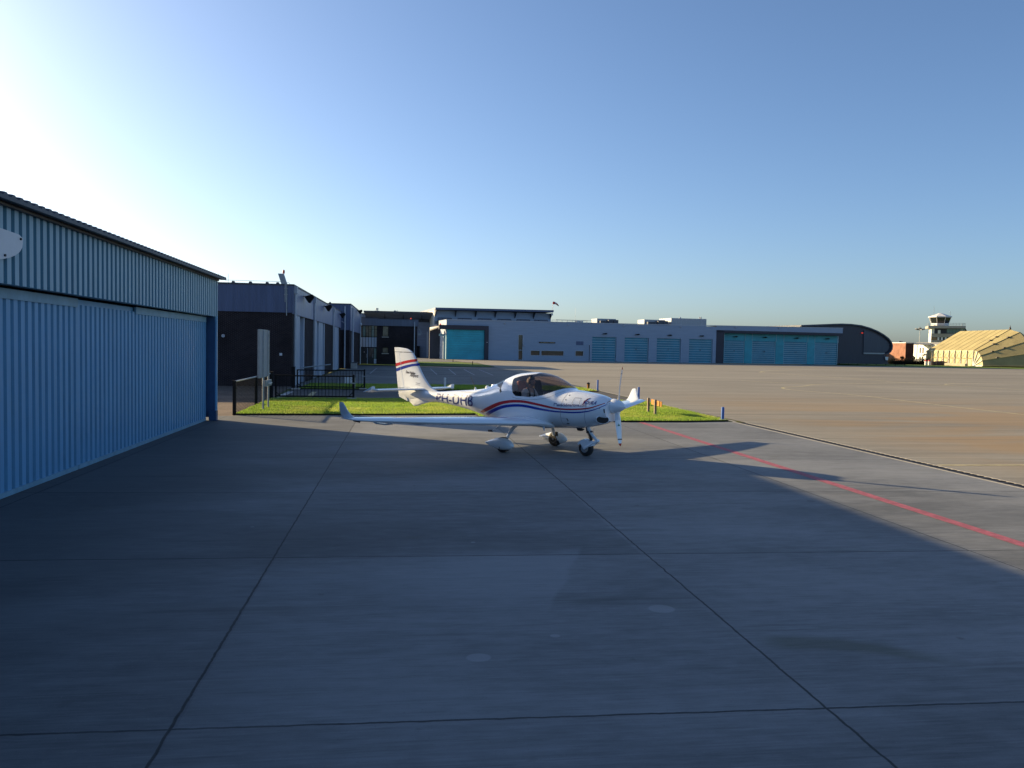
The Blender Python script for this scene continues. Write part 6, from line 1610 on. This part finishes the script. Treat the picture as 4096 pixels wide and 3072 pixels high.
for s in (-1, 1):
    shd = V(.15, s * .17, 1.385, .066, nkb); elb = V(.27, s * .235, 1.13, .044, shd); wri = V(.50, s * .13, 1.10, .030, elb); plm = V(.56, s * .115, 1.10, (.018, .036), wri)
    for k, (dy, l) in enumerate(((-.028, .052), (-.010, .060), (.009, .056), (.027, .044))):
        a = V(.595, s * .115 + dy, 1.11, .0095, plm); b2_ = V(.595 + l * .7, s * .115 + dy, 1.10, .009, a); V(.595 + l * .75, s * .115 + dy, 1.075, .008, b2_)
    th_ = V(.55, s * .115 - s * .04, 1.118, .011, plm); V(.585, s * .115 - s * .045, 1.125, .009, th_)
    hip = V(.18, s * .10, .96, .085, pelv); kne = V(.60, s * .12, 1.0, .062, hip); ank = V(.92, s * .12, .76, .042, kne); V(1.03, s * .12, .74, .036, ank)
pilot = skin('person', pv, pe, M['skin'])
pilot.location = (3.06, 19.08, 0); pilot.rotation_euler = (0, 0, R(-49))
tag(pilot, 'pilot in a white shirt and headset seated under the canopy', 'person')
def sub_fig(name, ids, grow, mat):
    m_ = {}; vs = []
    for i in ids:
        m_[i] = len(vs); x, y, z, r = pv[i]; rr_ = r if isinstance(r, tuple) else (r, r); vs.append((x, y, z, (rr_[0] + grow, rr_[1] + grow)))
    return skin(name, vs, [(m_[a], m_[b]) for a, b in pe if a in m_ and b in m_], mat, pilot)
arm = [i for i in range(9, len(pv))]
nper = (len(pv) - 9) // 2
L0, L1 = 9, 9 + nper
sh_ids = [pelv, wst, chs, nkb, L0, L0 + 1, L1, L1 + 1]
sub_fig('shirt', sh_ids, .014, M['shirt'])
sub_fig('trousers', [pelv] + [b + nper - 4 + k for b in (L0, L1) for k in range(3)], .012, M['trouser'])
e_ = MB()
for s in (-1, 1): e_.tube([(.19, PY + s * .085, 1.47), (.245, PY + s * .085, 1.40), (.265, PY + s * .08, 1.28), (.25, PY + s * .05, 1.08)], .022, 6)
e_.build('harness', M['strap'], pilot)
hv = []
for j in range(9):
    t = j / 8 * math.pi * .56
    for i in range(22):
        a = 2 * math.pi * i / 22; k = 1 + random.uniform(-.03, .03)
        hv.append((.222 + .103 * math.sin(t) * math.cos(a) * k - .016 * (j / 8), PY + .088 * math.sin(t) * math.sin(a) * k, 1.648 + .102 * math.cos(t) * k - .03 * (j / 8) * (1 if math.cos(a) < .2 else -1.4)))
e_ = MB(); e_.add(hv, [(j * 22 + i, j * 22 + (i + 1) % 22, (j + 1) * 22 + (i + 1) % 22, (j + 1) * 22 + i) for j in range(8) for i in range(22)]); e_.build('hair', M['hair'], pilot, smooth=True)
e_ = MB()
for s in (-1, 1): e_.lathe([(-.02, .03), (-.015, .042), (.015, .042), (.02, .025)], (.235, PY + s * .092, 1.60), (0, 1, 0), 14)
e_.tube([(.235, PY + .09 * math.cos(t), 1.61 + .152 * math.sin(t)) for t in [math.pi * k / 12 for k in range(13)]], .010, 6); e_.tube([(.25, PY - .11, 1.585), (.31, PY - .09, 1.55), (.335, PY - .03, 1.545)], .006, 5)
e_.build('headset', M['black'], pilot, smooth=True)
for s in (-1, 1):
    e_ = MB(); e_.lathe([(0, .010), (.006, .009), (.010, .003)], (.318, PY + s * .03, 1.625), (1, 0, 0), 8); e_.build('eye', M['letter_dark'], pilot)
